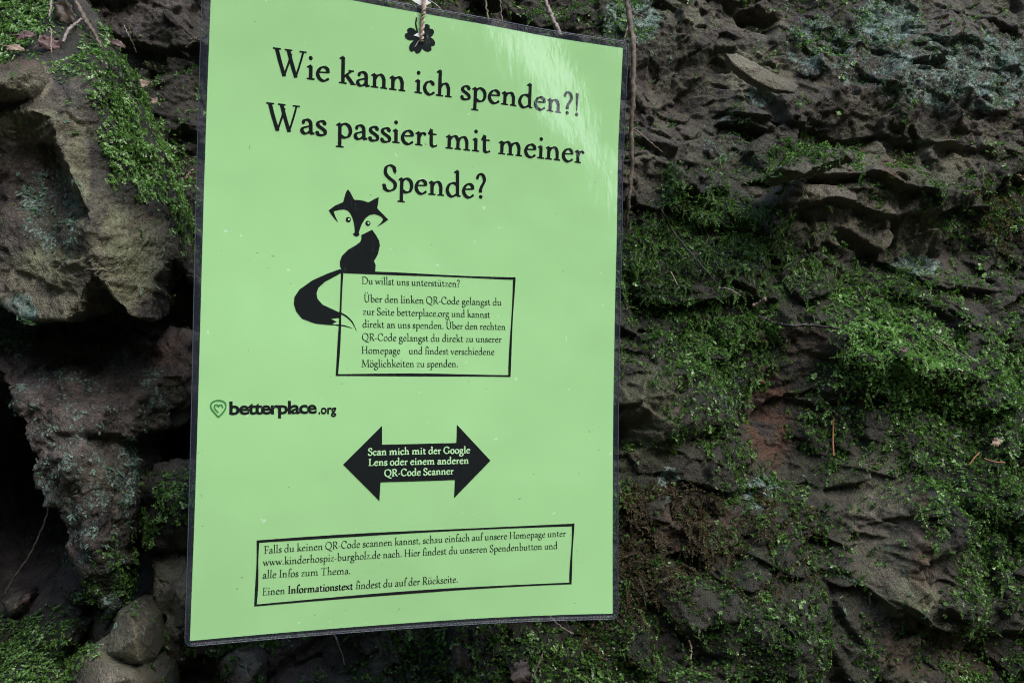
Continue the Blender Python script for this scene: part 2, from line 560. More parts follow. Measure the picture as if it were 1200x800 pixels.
LEDGE = [  # lip polyline, centimetres forward, rise above (cm), drop below (cm)
    ([(900, 205), (922, 195), (965, 180), (1000, 192), (1045, 188), (1080, 208), (1125, 215), (1150, 235)], 2.6, 3.5, 1.6),
    ([(950, 232), (1000, 222), (1060, 242), (1110, 236), (1170, 228), (1230, 240)], 2.2, 2.5, 2.2),
    ([(880, 78), (960, 112), (1020, 124), (1100, 136), (1230, 152)], 1.5, 6.0, 1.6),
    ([(725, 335), (800, 352), (880, 342), (945, 348)], 2.2, 4.0, 2.5),
    ([(750, 392), (830, 424), (900, 404)], 1.8, 3.0, 2.5),
    ([(985, 548), (1040, 565), (1085, 548)], 1.0, 2.0, 1.0),
    ([(990, 612), (1060, 594), (1095, 566)], 1.4, 2.0, 1.2),
    ([(1000, 690), (1034, 708), (1072, 724), (1115, 714)], 3.2, 5.0, 2.5),
    ([(1040, 280), (1080, 296), (1140, 330), (1230, 340)], 1.5, 3.0, 2.0),
    ([(720, 235), (760, 160), (795, 145)], 1.4, 2.0, 1.5),
    ([(960, 470), (1040, 462), (1120, 480), (1220, 470)], 1.2, 2.5, 2.0),
    ([(780, 560), (850, 575), (930, 560)], 1.4, 2.5, 2.0),
    ([(740, 655), (830, 640), (920, 665), (990, 655)], 1.2, 2.5, 2.0)]
W0 = 0.600


def cliff_depth(u, z):
    """depth into the scene of the rock at wall coordinates u, z (z relative to the camera)"""
    n = len(u)
    P0 = CAM + u[:, None] * UW + W0 * DW
    P0[:, 2] = CAM[2] + z
    px, py = to_px(P0)
    w = W0 + 0.28 * z
    for cx, cy, rx, ry, cm in BLOB:
        w += 0.01 * cm * (0.75 if cx > 700 else 1.0) * np.exp(-(((px - cx) / rx) ** 2 + ((py - cy) / ry) ** 2) * 1.1)
    P3 = np.stack([u, z, np.zeros(n)], 1)
    wu = 0.006 * perlin(P3 * 30)
    wz = 0.006 * perlin(P3 * 30 + 50)
    for pl, amp, up, dn in LEDGE:
        amp = amp * 0.36
        lp = np.array([[*CUV(at(a, b, W0 - 0.02))[:2]] for a, b in pl])
        lz = np.interp(u + wu, lp[:, 0], lp[:, 1], left=np.nan, right=np.nan)
        fade = np.clip(np.minimum(u - lp[0, 0], lp[-1, 0] - u) / 0.02, 0, 1)
        d = (z + wz - lz) * 100                          # cm above the lip
        prof = np.where(d >= 0, np.exp(-d / up * 1.3), -0.55 * np.clip(1 + d / dn, 0, 1) ** 0.6)
        prof = np.where(np.isnan(d), 0, prof)
        sm = np.clip(d / 0.12 + 0.5, 0, 1)
        prof = np.where(np.abs(d) < 0.06, -0.55 + 1.55 * sm, prof)
        w -= 0.01 * amp * fade * np.nan_to_num(prof)
    # big shapes of the cliff outside the picture
    w += 0.05 * fbm(P3 + 3.1, 2.2, 3) * np.clip((np.abs(u - 0.12) - 0.40) / 0.3, 0, 1)
    # strata dipping to the right, then broken faces at three sizes
    a = math.radians(-14)
    us, zs = u * math.cos(a) + z * math.sin(a), -u * math.sin(a) + z * math.cos(a)
    us = us + 0.010 * perlin(P3 * 22 + 9)
    zs = zs + 0.008 * perlin(P3 * 22 + 19)
    w += 0.0085 * facets(us, zs * 1.3, 0.075, 3, 45)
    w += 0.0058 * facets(us + 3, zs * 1.25 + 1, 0.030, 4, 45)
    w += 0.0021 * facets(us + 5, zs * 1.3 + 2, 0.011, 5, 40)
    w -= 0.003 * fbm(P3, 18, 3)
    w -= 0.0007 * fbm(P3, 70, 3, 0.55, True)
    w -= 0.0010 * fbm(P3, 300, 3, 0.65)
    w += 0.0012 * cracks(P3, 26) + 0.0006 * cracks(P3 + 5, 62)
    return w


def cliff():
    us = np.concatenate([-0.34 - np.geomspace(1.9, 0.002, 60), np.arange(-0.34, 0.66, 0.00085), 0.66 + np.geomspace(0.002, 2.2, 60)])
    zs = np.concatenate([-0.33 - np.geomspace(1.0, 0.002, 50), np.arange(-0.33, 0.34, 0.00085), 0.34 + np.geomspace(0.002, 1.5, 60)])
    U, Z = np.meshgrid(us, zs)
    u, z = U.ravel(), Z.ravel()
    w = cliff_depth(u, z)
    P = CAM + u[:, None] * UW + w[:, None] * DW
    P[:, 2] = CAM[2] + z
    i = np.arange(U.size).reshape(U.shape)
    T = np.stack([i[:-1, :-1], i[:-1, 1:], i[1:, 1:], i[1:, :-1]], -1).reshape(-1, 4)
    o = link('rock_face', np_mesh('rock_face', P, T, attrs=paint(P)), ROCK)
    tag(o, 'damp dark rock face with ledges, patched with moss and lichen', 'rock face', kind='structure')
    n, ar = vert_normals(P, T)
    inner = (u > -0.33) & (u < 0.65) & (z > -0.32) & (z < 0.33)
    GROW.append((P[inner], n[inner], ar[inner]))


cliff()


# ------------------------------------------------------------------ boulders and stones
def stone(name, outline, inner, label, cat, thick=0.06, n=20, rough=1.0, mat=STONE, group=None, grow=True, shrink=0.75):
    """a broken stone: faceted front through the traced points, rough faces, sides and back"""
    pts = list(outline) + list(inner)
    v2 = [Vector((p[0] / 1000.0, -p[1] / 1000.0)) for p in pts]
    m = len(outline)
    res = delaunay_2d_cdt(v2, [(i, (i + 1) % m) for i in range(m)], [], 1, 1e-6)
    C2, tris, ov = res[0], res[2], res[3]
    src = []
    for k, c in enumerate(C2):
        if ov[k]: src.append(pts[ov[k][0]])
        else: src.append((c[0] * 1000, -c[1] * 1000, min(pts, key=lambda p: (p[0] - c[0] * 1000) ** 2 + (p[1] + c[1] * 1000) ** 2)[2]))
    A = np.array(src, float)
    base = at(A[:, 0], A[:, 1], A[:, 2])
    # barycentric refinement, welded by rounding
    verts, faces, index = [], [], {}

    def vid(p):
        k = tuple(np.round(p * 2e5).astype(int))
        if k not in index:
            index[k] = len(verts)
            verts.append(p)
        return index[k]
    for t in tris:
        a, b, c = (base[j] for j in t)
        if np.dot(np.cross(b - a, c - a), DW) > 0: b, c = c, b
        g = {}
        for i in range(n + 1):
            for j in range(n + 1 - i):
                g[i, j] = vid(a + (b - a) * (i / n) + (c - a) * (j / n))
        for i in range(n):
            for j in range(n - i):
                faces.append((g[i, j], g[i + 1, j], g[i, j + 1]))
                if i + j < n - 1: faces.append((g[i + 1, j], g[i + 1, j + 1], g[i, j + 1]))
    V = np.array(verts)
    # boundary loop edges
    cnt = {}
    for f in faces:
        for a, b in ((f[0], f[1]), (f[1], f[2]), (f[2], f[0])): cnt[(a, b)] = 1
    bd = [(a, b) for (a, b) in cnt if (b, a) not in cnt]
    bset = sorted({a for e in bd for a in e})
    ctr = V[bset].mean(0)
    prev = {k: k for k in bset}
    allV = list(V)
    rows = max(4, int(thick / 0.004))
    for r in range(1, rows + 1):
        t = r / rows
        sc = 1 - (1 - shrink) * t ** 1.6
        cur = {}
        for k in bset:
            d = V[k] - ctr
            d = d - DW * np.dot(d, DW)
            base_p = V[k] - d + d * sc
            cur[k] = len(allV)
            allV.append(base_p + DW * thick * t)
        for a, b in bd:
            faces.append((prev[b], prev[a], cur[a]))
            faces.append((prev[b], cur[a], cur[b]))
        prev = cur
    cb = len(allV)
    allV.append(ctr + DW * thick)
    for a, b in bd: faces.append((prev[b], prev[a], cb))
    V = np.array(allV)
    T = np.array(faces)
    nv, _ = vert_normals(V, T)
    s = rough
    P3 = V + 0.37 * len(outline)
    disp = 0.0012 * s * fbm(P3, 34, 3) + 0.0008 * s * fbm(P3, 110, 3, 0.55, True) + 0.0008 * s * fbm(P3, 380, 3, 0.6)
    disp = disp - 0.0020 * s * cracks(P3, 38) - 0.0010 * s * cracks(P3 + 5, 90)
    uu, zz, _w = CUV(V)
    disp = disp + 0.0022 * s * facets(uu + 2, zz * 1.3 + 1, 0.019, 11 + len(outline), 30) + 0.0010 * s * facets(uu + 4, zz * 1.3 + 3, 0.0075, 12 + len(outline), 26)
    V = V + nv * disp[:, None]
    # ragged outline
    V = V + 0.0016 * s * np.stack([perlin(P3 * 95), np.zeros(len(V)), perlin(P3 * 95 + 31)], 1)
    o = link(name, np_mesh(name, V, T, attrs=paint(V)), mat)
    tag(o, label, cat, group)
    if grow:
        nn, ar = vert_normals(V, T)
        GROW.append((V, nn, ar))
    return o


stone('boulder',
      [(-90, -60, .60), (40, -60, .60), (110, 15, .585), (142, 72, .562), (165, 120, .55), (187, 180, .54), (206, 235, .535), (217, 290, .538), (224, 330, .545),
       (206, 304, .525), (190, 312, .507), (179, 325, .497), (177, 373, .492), (155, 368, .486), (138, 356, .483), (118, 331, .478), (111, 318, .476),
       (97, 344, .482), (95, 366, .486), (75, 374, .488), (40, 373, .496), (15, 366, .50), (-6, 350, .505), (-90, 372, .53)],
      [(-60, 140, .50), (0, 139, .495), (30, 128, .49), (62, 138, .484), (95, 122, .488), (60, 92, .515), (112, 86, .508), (126, 122, .503), (122, 108, .500), (66, 152, .481),
       (80, 195, .478), (100, 238, .477), (108, 258, .473), (108, 300, .472), (140, 165, .499), (150, 215, .497), (185, 242, .513), (200, 274, .516), (150, 300, .487),
       (0, 168, .503), (40, 168, .506), (64, 178, .507), (76, 205, .508), (93, 240, .506), (60, 225, .505), (0, 215, .512), (60, 262, .499), (20, 250, .500), (0, 300, .502), (48, 306, .492), (86, 274, .479),
       (132, 100, .525), (152, 150, .52), (167, 200, .522), (0, 60, .55), (60, 55, .545), (0, 20, .57), (100, 55, .55), (-60, 200, .56), (-60, 290, .52), (0, 115, .515), (-60, 100, .52)],
      'big pale angular boulder with a mossy top jutting out left of the notice', 'boulder', 0.10, 22, 0.6)
stone('boulder',
      [(-90, 385, .57), (20, 388, .565), (90, 402, .565), (150, 398, .57), (190, 388, .56), (226, 395, .555), (229, 470, .55), (200, 498, .545), (162, 505, .53), (151, 522, .527),
       (153, 560, .527), (156, 600, .525), (150, 640, .522), (141, 690, .518), (131, 712, .513), (104, 690, .512), (85, 650, .512), (64, 600, .512), (45, 550, .513), (28, 500, .515), (14, 460, .52), (0, 432, .53), (-90, 430, .56)],
      [(40, 440, .53), (80, 440, .525), (130, 440, .532), (60, 480, .507), (110, 480, .508), (60, 530, .503), (100, 530, .50), (85, 545, .497), (100, 575, .502), (125, 570, .508), (90, 600, .503),
       (120, 610, .503), (110, 640, .500), (125, 670, .506), (190, 440, .535), (210, 440, .538), (150, 480, .52), (-30, 410, .55)],
      'dark wedge-shaped boulder speckled with pale green lichen, under the pale boulder', 'boulder', 0.09, 22, 0.8)
stone('mossy_stone', [(163, 565, .55), (182, 548, .55), (215, 545, .55), (245, 550, .55), (250, 640, .55), (215, 646, .545), (182, 648, .54), (166, 622, .545)],
      [(195, 585, .515), (220, 590, .515), (205, 615, .513), (185, 610, .522)],
      'round stone covered in bright moss beside the left edge of the notice', 'stone', 0.05, 14)
stone('stone', [(176, 652, .54), (205, 645, .54), (250, 648, .54), (252, 765, .54), (194, 768, .535), (193, 735, .53), (184, 692, .53)],
      [(205, 690, .52), (225, 720, .516), (205, 745, .522)],
      'upright olive green stone behind the lower left corner of the notice', 'stone', 0.05, 14)
stone('stone', [(140, 716, .492), (150, 711, .495), (162, 712, .50), (176, 732, .50), (183, 768, .50), (172, 782, .492), (150, 780, .482), (132, 770, .482), (124, 764, .485), (129, 742, .486)],
      [(151, 722, .474), (157, 748, .463), (163, 774, .468), (138, 762, .472)],
      'small pointed olive brown stone standing on the broader stone at the bottom', 'stone', 0.035, 16, 0.16, shrink=0.9)
stone('stone', [(86, 774, .485), (104, 764, .487), (122, 756, .49), (150, 782, .487), (170, 786, .485), (190, 800, .49), (190, 850, .49), (80, 850, .48)],
      [(112, 772, .474), (150, 796, .456), (106, 806, .466)],
      'broad flat olive brown stone carrying the small pointed stone', 'stone', 0.05, 16, 0.2, shrink=0.9)
stone('stone_slab', [(-70, 112, .49), (-40, 92, .50), (0, 84, .50), (24, 73, .505), (45, 72, .51), (48, 90, .495), (40, 98, .488), (28, 106, .483), (0, 110, .480), (-40, 116, .48)],
      [(0, 98, .474), (25, 88, .478), (40, 84, .490), (-40, 104, .474)],
      'smooth pinkish brown stone slab lying on top of the pale boulder', 'stone', 0.04, 12, 0.45)
stone('stone', [(4, 706, .60), (16, 697, .605), (30, 698, .605), (29, 722, .60), (12, 725, .595), (2, 722, .6)], [(18, 712, .585)],
      'small flat brown stone lying in the dark hollow', 'stone', 0.03, 10, 0.5)
stone('stone', [(54, 712, .59), (64, 700, .595), (78, 694, .60), (82, 710, .595), (68, 720, .585)], [(68, 708, .578)],
      'small dim reddish stone at the right end of the dark hollow', 'stone', 0.03, 10, 0.5)
stone('stone', [(60, 758, .535), (66, 742, .54), (80, 732, .545), (96, 740, .545), (90, 754, .535), (72, 762, .53)], [(78, 746, .522)],
      'dark purple stone half sunk in the moss at the lower left', 'stone', 0.03, 10, 0.5)
stone('stone', [(258, 775, .545), (278, 764, .55), (300, 762, .55), (312, 790, .545), (310, 830, .54), (262, 830, .54)], [(282, 785, .528), (290, 805, .525)],
      'pinkish pale stone below the bottom left corner of the notice', 'stone', 0.04, 10, 0.7)
stone('stone_flake', [(848, 60, .540), (863, 64, .544), (897, 80, .548), (936, 101, .550), (931, 108, .544), (905, 104, .540), (880, 91, .537), (862, 77, .536)],
      [(880, 81, .537), (908, 95, .541)], 'thin pale grey stone flake wedged in the dark upper part of the rock', 'stone', 0.012, 10, 0.25, grow=False)
stone('stone', [(918, 197, .555), (940, 180, .562), (966, 172, .568), (1002, 176, .568), (1000, 184, .556), (962, 194, .55), (940, 202, .548)],
      [(960, 183, .553)], 'flat greenish stone ledge right of the notice, below the stone flake', 'stone', 0.05, 10, 0.6)


# ------------------------------------------------------------------ moss and lichen
def leaf_tri(base, direction, normal, length, width, fold=0.25, lobed=False):
    """one leaflet as a folded four-cornered blade"""
    side = np.cross(direction, normal)
    mid = base + direction * length * (0.55 if lobed else 0.42)
    far = base + direction * length * 0.80
    up = normal * fold * width
    tip = base + direction * length + normal * (-0.15 * length)
    k = 0.40 if lobed else 0.30
    return np.array([base, mid + side * width * 0.5 + up, far + side * width * k + up * 0.7, tip, far - side * width * k + up * 0.7, mid - side * width * 0.5 + up])


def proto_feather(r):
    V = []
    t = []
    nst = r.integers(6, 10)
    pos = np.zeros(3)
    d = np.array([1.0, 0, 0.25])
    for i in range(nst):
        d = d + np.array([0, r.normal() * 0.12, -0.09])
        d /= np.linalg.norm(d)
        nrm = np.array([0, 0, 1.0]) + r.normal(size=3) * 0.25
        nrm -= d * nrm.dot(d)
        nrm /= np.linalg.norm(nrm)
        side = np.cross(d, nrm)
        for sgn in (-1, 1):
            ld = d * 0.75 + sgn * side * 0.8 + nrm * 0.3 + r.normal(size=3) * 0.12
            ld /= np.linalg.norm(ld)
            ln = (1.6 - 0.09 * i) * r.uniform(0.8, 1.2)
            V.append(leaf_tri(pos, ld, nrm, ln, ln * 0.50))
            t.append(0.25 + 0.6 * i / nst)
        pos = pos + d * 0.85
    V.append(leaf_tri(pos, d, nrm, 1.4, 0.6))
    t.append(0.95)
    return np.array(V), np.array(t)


def proto_shoot(r):
    V = []
    t = []
    for k in range(r.integers(7, 11)):
        lvl = r.random()
        ph = k * 2.4 + r.normal() * 0.3
        el = 0.25 + 0.9 * lvl
        d = np.array([math.cos(ph) * math.cos(el), math.sin(ph) * math.cos(el), math.sin(el)])
        nrm = np.array([-math.cos(ph) * math.sin(el), -math.sin(ph) * math.sin(el), math.cos(el)])
        ln = r.uniform(1.2, 2.1)
        V.append(leaf_tri(np.array([0, 0, lvl * 1.6]), d, nrm, ln, ln * 0.58))
        t.append(0.3 + 0.6 * lvl)
    return np.array(V), np.array(t)


def proto_liverwort(r):
    V = []
    t = []
    for k in range(r.integers(5, 8)):
        ph = r.normal() * 0.6
        p = np.array([k * 0.7 - 1.6, r.normal() * 0.7, 0.35 + 0.2 * r.random()])
        d = np.array([math.cos(ph), math.sin(ph), 0.15])
        d /= np.linalg.norm(d)
        nrm = np.array([-0.2, r.normal() * 0.25, 1.0])
        nrm -= d * nrm.dot(d)
        nrm /= np.linalg.norm(nrm)
        ln = r.uniform(1.4, 2.2)
        V.append(leaf_tri(p, d, nrm, ln, ln * 1.0, 0.12, True))
        t.append(r.uniform(0.35, 0.9))
    return np.array(V), np.array(t)


def proto_shard(r):
    d = np.array([math.cos(0.3 * r.normal()), 0.3 * r.normal(), 0.25 * r.normal()])
    d /= np.linalg.norm(d)
    nrm = np.array([0, 0.3 * r.normal(), 1.0])
    nrm -= d * nrm.dot(d)
    nrm /= np.linalg.norm(nrm)
    return np.array([leaf_tri(np.array([-1.0, 0, 0.5]), d, nrm, r.uniform(1.4, 3.6), r.uniform(0.35, 1.1), 0.1)]), np.array([r.uniform(0.3, 0.9)])


PR = np.random.default_rng(21)
PROTOS = {'feather': [proto_feather(PR) for _ in range(8)], 'shoot': [proto_shoot(PR) for _ in range(8)], 'liverwort': [proto_liverwort(PR) for _ in range(8)],
          'shard': [proto_shard(PR) for _ in range(8)]}

GP = np.concatenate([g[0] for g in GROW])
GN = np.concatenate([g[1] for g in GROW])
GA = np.concatenate([g[2] for g in GROW])
GPX, GPY = to_px(GP)
face_cam = ((CAM - GP) * GN).sum(1) > -0.3 * 0.6


TONE = [(1050, 420, 110, 60, .34), (1000, 380, 60, 40, .15), (1150, 440, 60, 60, .12), (170, 190, 50, 70, .12), (40, 40, 80, 50, .12), (860, 370, 60, 50, .12), (930, 470, 60, 40, .12)]
DULL = [(820, 620, 130, 100, .14), (900, 740, 250, 90, .14), (100, 670, 50, 60, .18), (50, 770, 80, 50, .10), (760, 400, 60, 80, .10), (480, 790, 300, 40, .12)]


def sprigs(name, kinds, prob, count, size, mat, label, cat, r, droop=0.5, lift=0.0005, tone=0.0):
    pr = np.clip(prob, 0, None) * GA * face_cam
    pick = r.choice(len(GP), count, p=pr / pr.sum())
    base = GP[pick] + r.normal(size=(count, 3)) * 0.0006
    nrm = GN[pick] + r.normal(size=(count, 3)) * 0.30
    nrm /= np.linalg.norm(nrm, axis=1, keepdims=True)
    fwd = r.normal(size=(count, 3)) * 0.8 + np.array([0, 0, -droop * 1.6])
    fwd -= nrm * (fwd * nrm).sum(1, keepdims=True)
    fwd /= np.linalg.norm(fwd, axis=1, keepdims=True) + 1e-9
    sd_ = np.cross(nrm, fwd)
    sc = size * np.exp(r.normal(size=count) * 0.28)
    patch = 0.5 + 0.5 * fbm(base, 28, 3)
    bx, by = to_px(base)
    tone = tone + blobs(TONE, bx, by) - blobs(DULL, bx, by)
    var = np.clip(0.30 * patch + 0.75 * r.beta(2.0, 2.6, count) + tone, 0, 1.3)
    VV, TT = [], []
    for kd, frac in kinds:
        pass
    ks = r.choice(len(kinds), count, p=np.array([k[1] for k in kinds]) / sum(k[1] for k in kinds))
    for ki, (kd, _f) in enumerate(kinds):
        for pi, (pv, pt) in enumerate(PROTOS[kd]):
            sel = np.where((ks == ki) & (pick % 8 == pi))[0]
            if not len(sel): continue
            R = np.stack([fwd[sel], sd_[sel], nrm[sel]], 1)               # rows = local axes
            q = pv.reshape(-1, 3)
            W = np.einsum('kj,njd->nkd', q, R) * sc[sel][:, None, None] * 0.001 + (base[sel] + nrm[sel] * lift)[:, None, :]
            VV.append(W.reshape(-1, 3))
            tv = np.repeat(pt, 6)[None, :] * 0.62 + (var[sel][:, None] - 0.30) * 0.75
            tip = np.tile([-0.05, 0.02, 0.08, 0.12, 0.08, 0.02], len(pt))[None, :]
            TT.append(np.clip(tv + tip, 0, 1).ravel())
    V = np.concatenate(VV)
    T = np.concatenate(TT)
    k = np.arange(len(V)).reshape(-1, 6)
    tris = np.concatenate([k[:, [0, 1, 2]], k[:, [0, 2, 3]], k[:, [0, 3, 4]], k[:, [0, 4, 5]]])
    o = link(name, np_mesh(name, V, tris, smooth=False, attrs={'tint': T}), mat)
    tag(o, label, cat, kind='stuff')
    return o


def moss():
    r = np.random.default_rng(5)
    dens = lookup(MOSS, GPX, GPY) / 9.0
    cl = fbm(GP.astype(np.float32), 45, 4, 0.6)
    cl2 = fbm(GP.astype(np.float32) + 7, 150, 2, 0.6)
    up = GN[:, 2]
    base = dens * 1.45 + 0.55 * cl + 0.42 * cl2 + 0.18 * up - 0.41
    base = base - 0.20 * (GPX < 250) + 0.35 * np.minimum(cl2, 0) * (GPX < 250)
    base = base - 0.22 * np.exp(-((GPX - 880) / 190) ** 2 - ((GPY - 230) / 120) ** 2)
    base = np.clip(base * 2.2, 0, 1) * (0.25 + dens)
    left = (GPX < 250)
    wob = 90 * fbm(GP.astype(np.float32) + 3, 9, 3)
    inframe = (GPX + wob > -200) & (GPX + wob < 1480) & (GPY + wob > -220) & (GPY + wob < 1040) & ~((GPX > 290) & (GPX < 690) & (GPY < 690) & (GPY > 60))
    base = base * inframe
    # kinds by place: feathery on the right ledges, rounded leaves on the left boulder
    upper = np.exp(-((GPX - 880) / 170) ** 2 - ((GPY - 270) / 130) ** 2)
    dry = blobs([(785, 600, 55, 50, 1.0), (770, 650, 50, 60, .7), (880, 640, 90, 70, .35), (1180, 250, 50, 60, .3), (740, 740, 60, 50, .35)], GPX, GPY)
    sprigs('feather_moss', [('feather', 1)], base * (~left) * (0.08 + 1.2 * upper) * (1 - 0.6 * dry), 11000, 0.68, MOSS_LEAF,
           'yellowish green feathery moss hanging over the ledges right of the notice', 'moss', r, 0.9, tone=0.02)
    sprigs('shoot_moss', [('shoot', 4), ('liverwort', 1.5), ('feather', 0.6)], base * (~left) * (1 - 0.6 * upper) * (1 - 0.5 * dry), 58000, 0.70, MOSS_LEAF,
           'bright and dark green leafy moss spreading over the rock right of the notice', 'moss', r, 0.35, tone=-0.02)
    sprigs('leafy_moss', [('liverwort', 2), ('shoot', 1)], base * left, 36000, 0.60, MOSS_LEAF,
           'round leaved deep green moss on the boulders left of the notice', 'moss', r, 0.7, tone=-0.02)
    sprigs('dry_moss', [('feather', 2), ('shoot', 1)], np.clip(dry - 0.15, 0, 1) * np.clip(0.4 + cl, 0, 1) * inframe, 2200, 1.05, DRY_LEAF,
           'withered brown moss by the lower right edge of the notice', 'moss', r, 0.7)
    sprigs('litter', [('shard', 1)], inframe * np.clip(0.15 + dens + 0.5 * up, 0, 1) * np.clip(0.4 + cl2, 0, 1), 2600, 0.75, LITTER,
           'scraps of bark, needles and dead leaf caught on the moss and rock', 'litter', r, 0.2, 0.0014)
    li = blobs(LICHEN, GPX, GPY)
    lp = np.clip(li * 1.1 + 0.5 * cl + 0.5 * cl2 - 0.65, 0, 1) * inframe + 0.06 * inframe * (cl2 > 0.42)
    sprigs('crusty_lichen', [('liverwort', 1)], lp, 7500, 0.46, CRUST,
           'pale blue green lichen crust on the rock', 'lichen', r, 0.2, 0.0, tone=0.0)


moss()


# ------------------------------------------------------------------ twigs, roots, needles, fallen leaves
def tube_mesh(name, pts, radii, sides=7, wob=0.0, seed=0):
    pts = np.array(pts, float)
    # resample along a smooth curve
    n = max(8, len(pts) * 8)
    s = np.linspace(0, len(pts) - 1, n)
    out = np.zeros((n, 3))
    for k, t in enumerate(s):
        i = min(int(t), len(pts) - 2)
        f = t - i
        p0, p1, p2, p3 = pts[max(i - 1, 0)], pts[i], pts[i + 1], pts[min(i + 2, len(pts) - 1)]
        out[k] = 0.5 * ((2 * p1) + (-p0 + p2) * f + (2 * p0 - 5 * p1 + 4 * p2 - p3) * f * f + (-p0 + 3 * p1 - 3 * p2 + p3) * f ** 3)
    rad = np.interp(s, np.linspace(0, len(pts) - 1, len(radii)), radii)
    r = np.random.default_rng(seed)
    out[1:-1] += r.normal(size=(n - 2, 3)) * wob
    V, T = [], []
    for k in range(n):
        d = out[min(k + 1, n - 1)] - out[max(k - 1, 0)]
        d /= np.linalg.norm(d) + 1e-12
        a = np.cross(d, [0.3, 0.2, 0.9])
        a /= np.linalg.norm(a)
        b = np.cross(d, a)
        for j in range(sides):
            th = 2 * math.pi * j / sides
            V.append(out[k] + (a * math.cos(th) + b * math.sin(th)) * rad[k] * (1 + r.normal() * 0.10))
    for k in range(n - 1):
        for j in range(sides):
            j2 = (j + 1) % sides
            T.append((k * sides + j, (k + 1) * sides + j, (k + 1) * sides + j2, k * sides + j2))
    V += [out[0], out[-1]]
    for j in range(sides):
        j2 = (j + 1) % sides
        T.append((len(V) - 2, j, j2, j2))
        T.append((len(V) - 1, (n - 1) * sides + j2, (n - 1) * sides + j, (n - 1) * sides + j))
    me = bpy.data.meshes.new(name)
    me.from_pydata([tuple(v) for v in V], [], [tuple(dict.fromkeys(t)) for t in T])
    for p in me.polygons: p.use_smooth = True
    return me


def surf_w(px, py, lift=0.004):
    """depth of the nearest rock seen around a photo pixel"""
    d2 = (GPX - px) ** 2 + (GPY - py) ** 2
    k = np.argpartition(d2, 40)[:40]
    w = CUV(GP[k])[2]
    return float(np.min(w)) - lift


def twig(name, pl, radii, mat, label, cat='twig', lift=0.004, branches=(), group=None, ws=None, wob=0.00025):
    def P3(pts, w=None): return [at(a, b, (w[i] if w else surf_w(a, b, lift))) for i, (a, b) in enumerate(pts)]
    main = P3(pl, ws)
    if branches:
        root = empty(name, main[0])
        o = link('stem', tube_mesh('stem', [p - main[0] for p in main], radii, wob=wob, seed=len(pl)), mat, root)
        for bpl, br in branches:
            bp = P3(bpl)
            k = min(range(len(main)), key=lambda q: np.linalg.norm(main[q] - bp[0]))
            link('side_shoot', tube_mesh('side_shoot', [p - main[0] for p in bp], br, wob=wob, seed=len(bpl) + 3), mat, root)
        tag(root, label, cat, group)
        return root
    o = link(name, tube_mesh(name, main, radii, wob=wob, seed=int(pl[0][0])), mat)
    tag(o, label, cat, group)
    return o


twig('hanging_root', [(731, -40), (735, 0), (739, 30), (743, 60), (742, 110), (740, 150), (741, 190), (737, 235), (734, 262)], [0.0016, 0.0017, 0.0015, 0.0012, 0.0009], BARK,
     'knotty brown root hanging down beside the right edge of the notice', 'root', ws=[.56, .553, .549, .546, .545, .548, .55, .556, .566],
     branches=[([(738, 22), (733, 42), (727, 56)], [0.0008, 0.0006]), ([(735, 8), (744, 16), (753, 19)], [0.0007, 0.0005]), ([(741, 150), (752, 158), (764, 168), (777, 179)], [0.0006, 0.0004])])
twig('twig', [(634, -25), (641, 5), (648, 22), (657, 42)], [0.0011, 0.0013, 0.0012], PALE_BARK, 'pale bare twig behind the top edge of the notice', ws=[.56, .555, .55, .545])
twig('twig', [(564, -20), (569, 2), (573, 24)], [0.0005, 0.0006], BARK, 'thin brown twig behind the top edge of the notice, right of the twine', ws=[.56, .555, .55])
twig('twig', [(584, -20), (587, 0), (588, 26)], [0.0004, 0.0004], BARK, 'hair-thin reddish twig behind the top edge of the notice, near the pale twig', ws=[.56, .555, .55])
twig('twig', [(61, -8), (60, 8), (57, 20)], [0.0007, 0.0005], PALE_BARK, 'short pale twig standing in the moss at the upper left', lift=0.008)
twig('twig', [(74, 50), (79, 37), (88, 28), (98, 22)], [0.0008, 0.0009, 0.0006], PALE_BARK, 'bent pale twig lying on the mossy top of the boulder', lift=0.008)
twig('bark_strip', [(84, -10), (93, 10), (103, 28), (112, 42), (119, 55)], [0.0012, 0.0013, 0.0007], BARK, 'dark brown bark strip lying across the moss at the upper left', 'bark', lift=0.008)
twig('grass_stem', [(146, 30), (152, 44), (160, 62)], [0.0003, 0.0003], PALE_BARK, 'thin dry grass stem on the dark soil left of the notice', 'stem', lift=0.006)
twig('grass_stem', [(59, 32), (60, 48), (60, 62)], [0.0004, 0.0003], BEIGE_LEAF, 'short pinkish leaf stalk standing among leaves on the boulder', 'stem', lift=0.012)
twig('stick', [(910, 379), (925, 381), (950, 381), (984, 385)], [0.0009, 0.0010, 0.0008], DARK_BARK, 'straight dark stick lying on the moss right of the notice', 'stick', lift=0.010)
twig('stick', [(888, 370), (898, 374), (910, 380)], [0.0008, 0.0007], DARK_BARK, 'short dark stick end touching the straight dark stick', 'stick', lift=0.010)
twig('twig', [(842, 337), (855, 339), (868, 346)], [0.0005, 0.0004], PALE_BARK, 'short pale curved twig above the straight dark stick', lift=0.008)
twig('stick', [(882, 358), (890, 355), (897, 350)], [0.0010, 0.0012], BEIGE_LEAF, 'stubby pale wood chip in the moss right of the notice', 'stick', lift=0.008)
twig('dark_root', [(776, 248), (790, 272), (808, 295), (826, 316), (842, 334)], [0.0006, 0.0006, 0.0005], DARK_BARK, 'long thin dark root running diagonally over the moss', 'root', lift=0.005)
twig('needle', [(977, 490), (976, 512), (977, 534)], [0.0005, 0.0006], NEEDLE, 'upright orange brown conifer needle in the moss', 'needle', lift=0.008, wob=0)
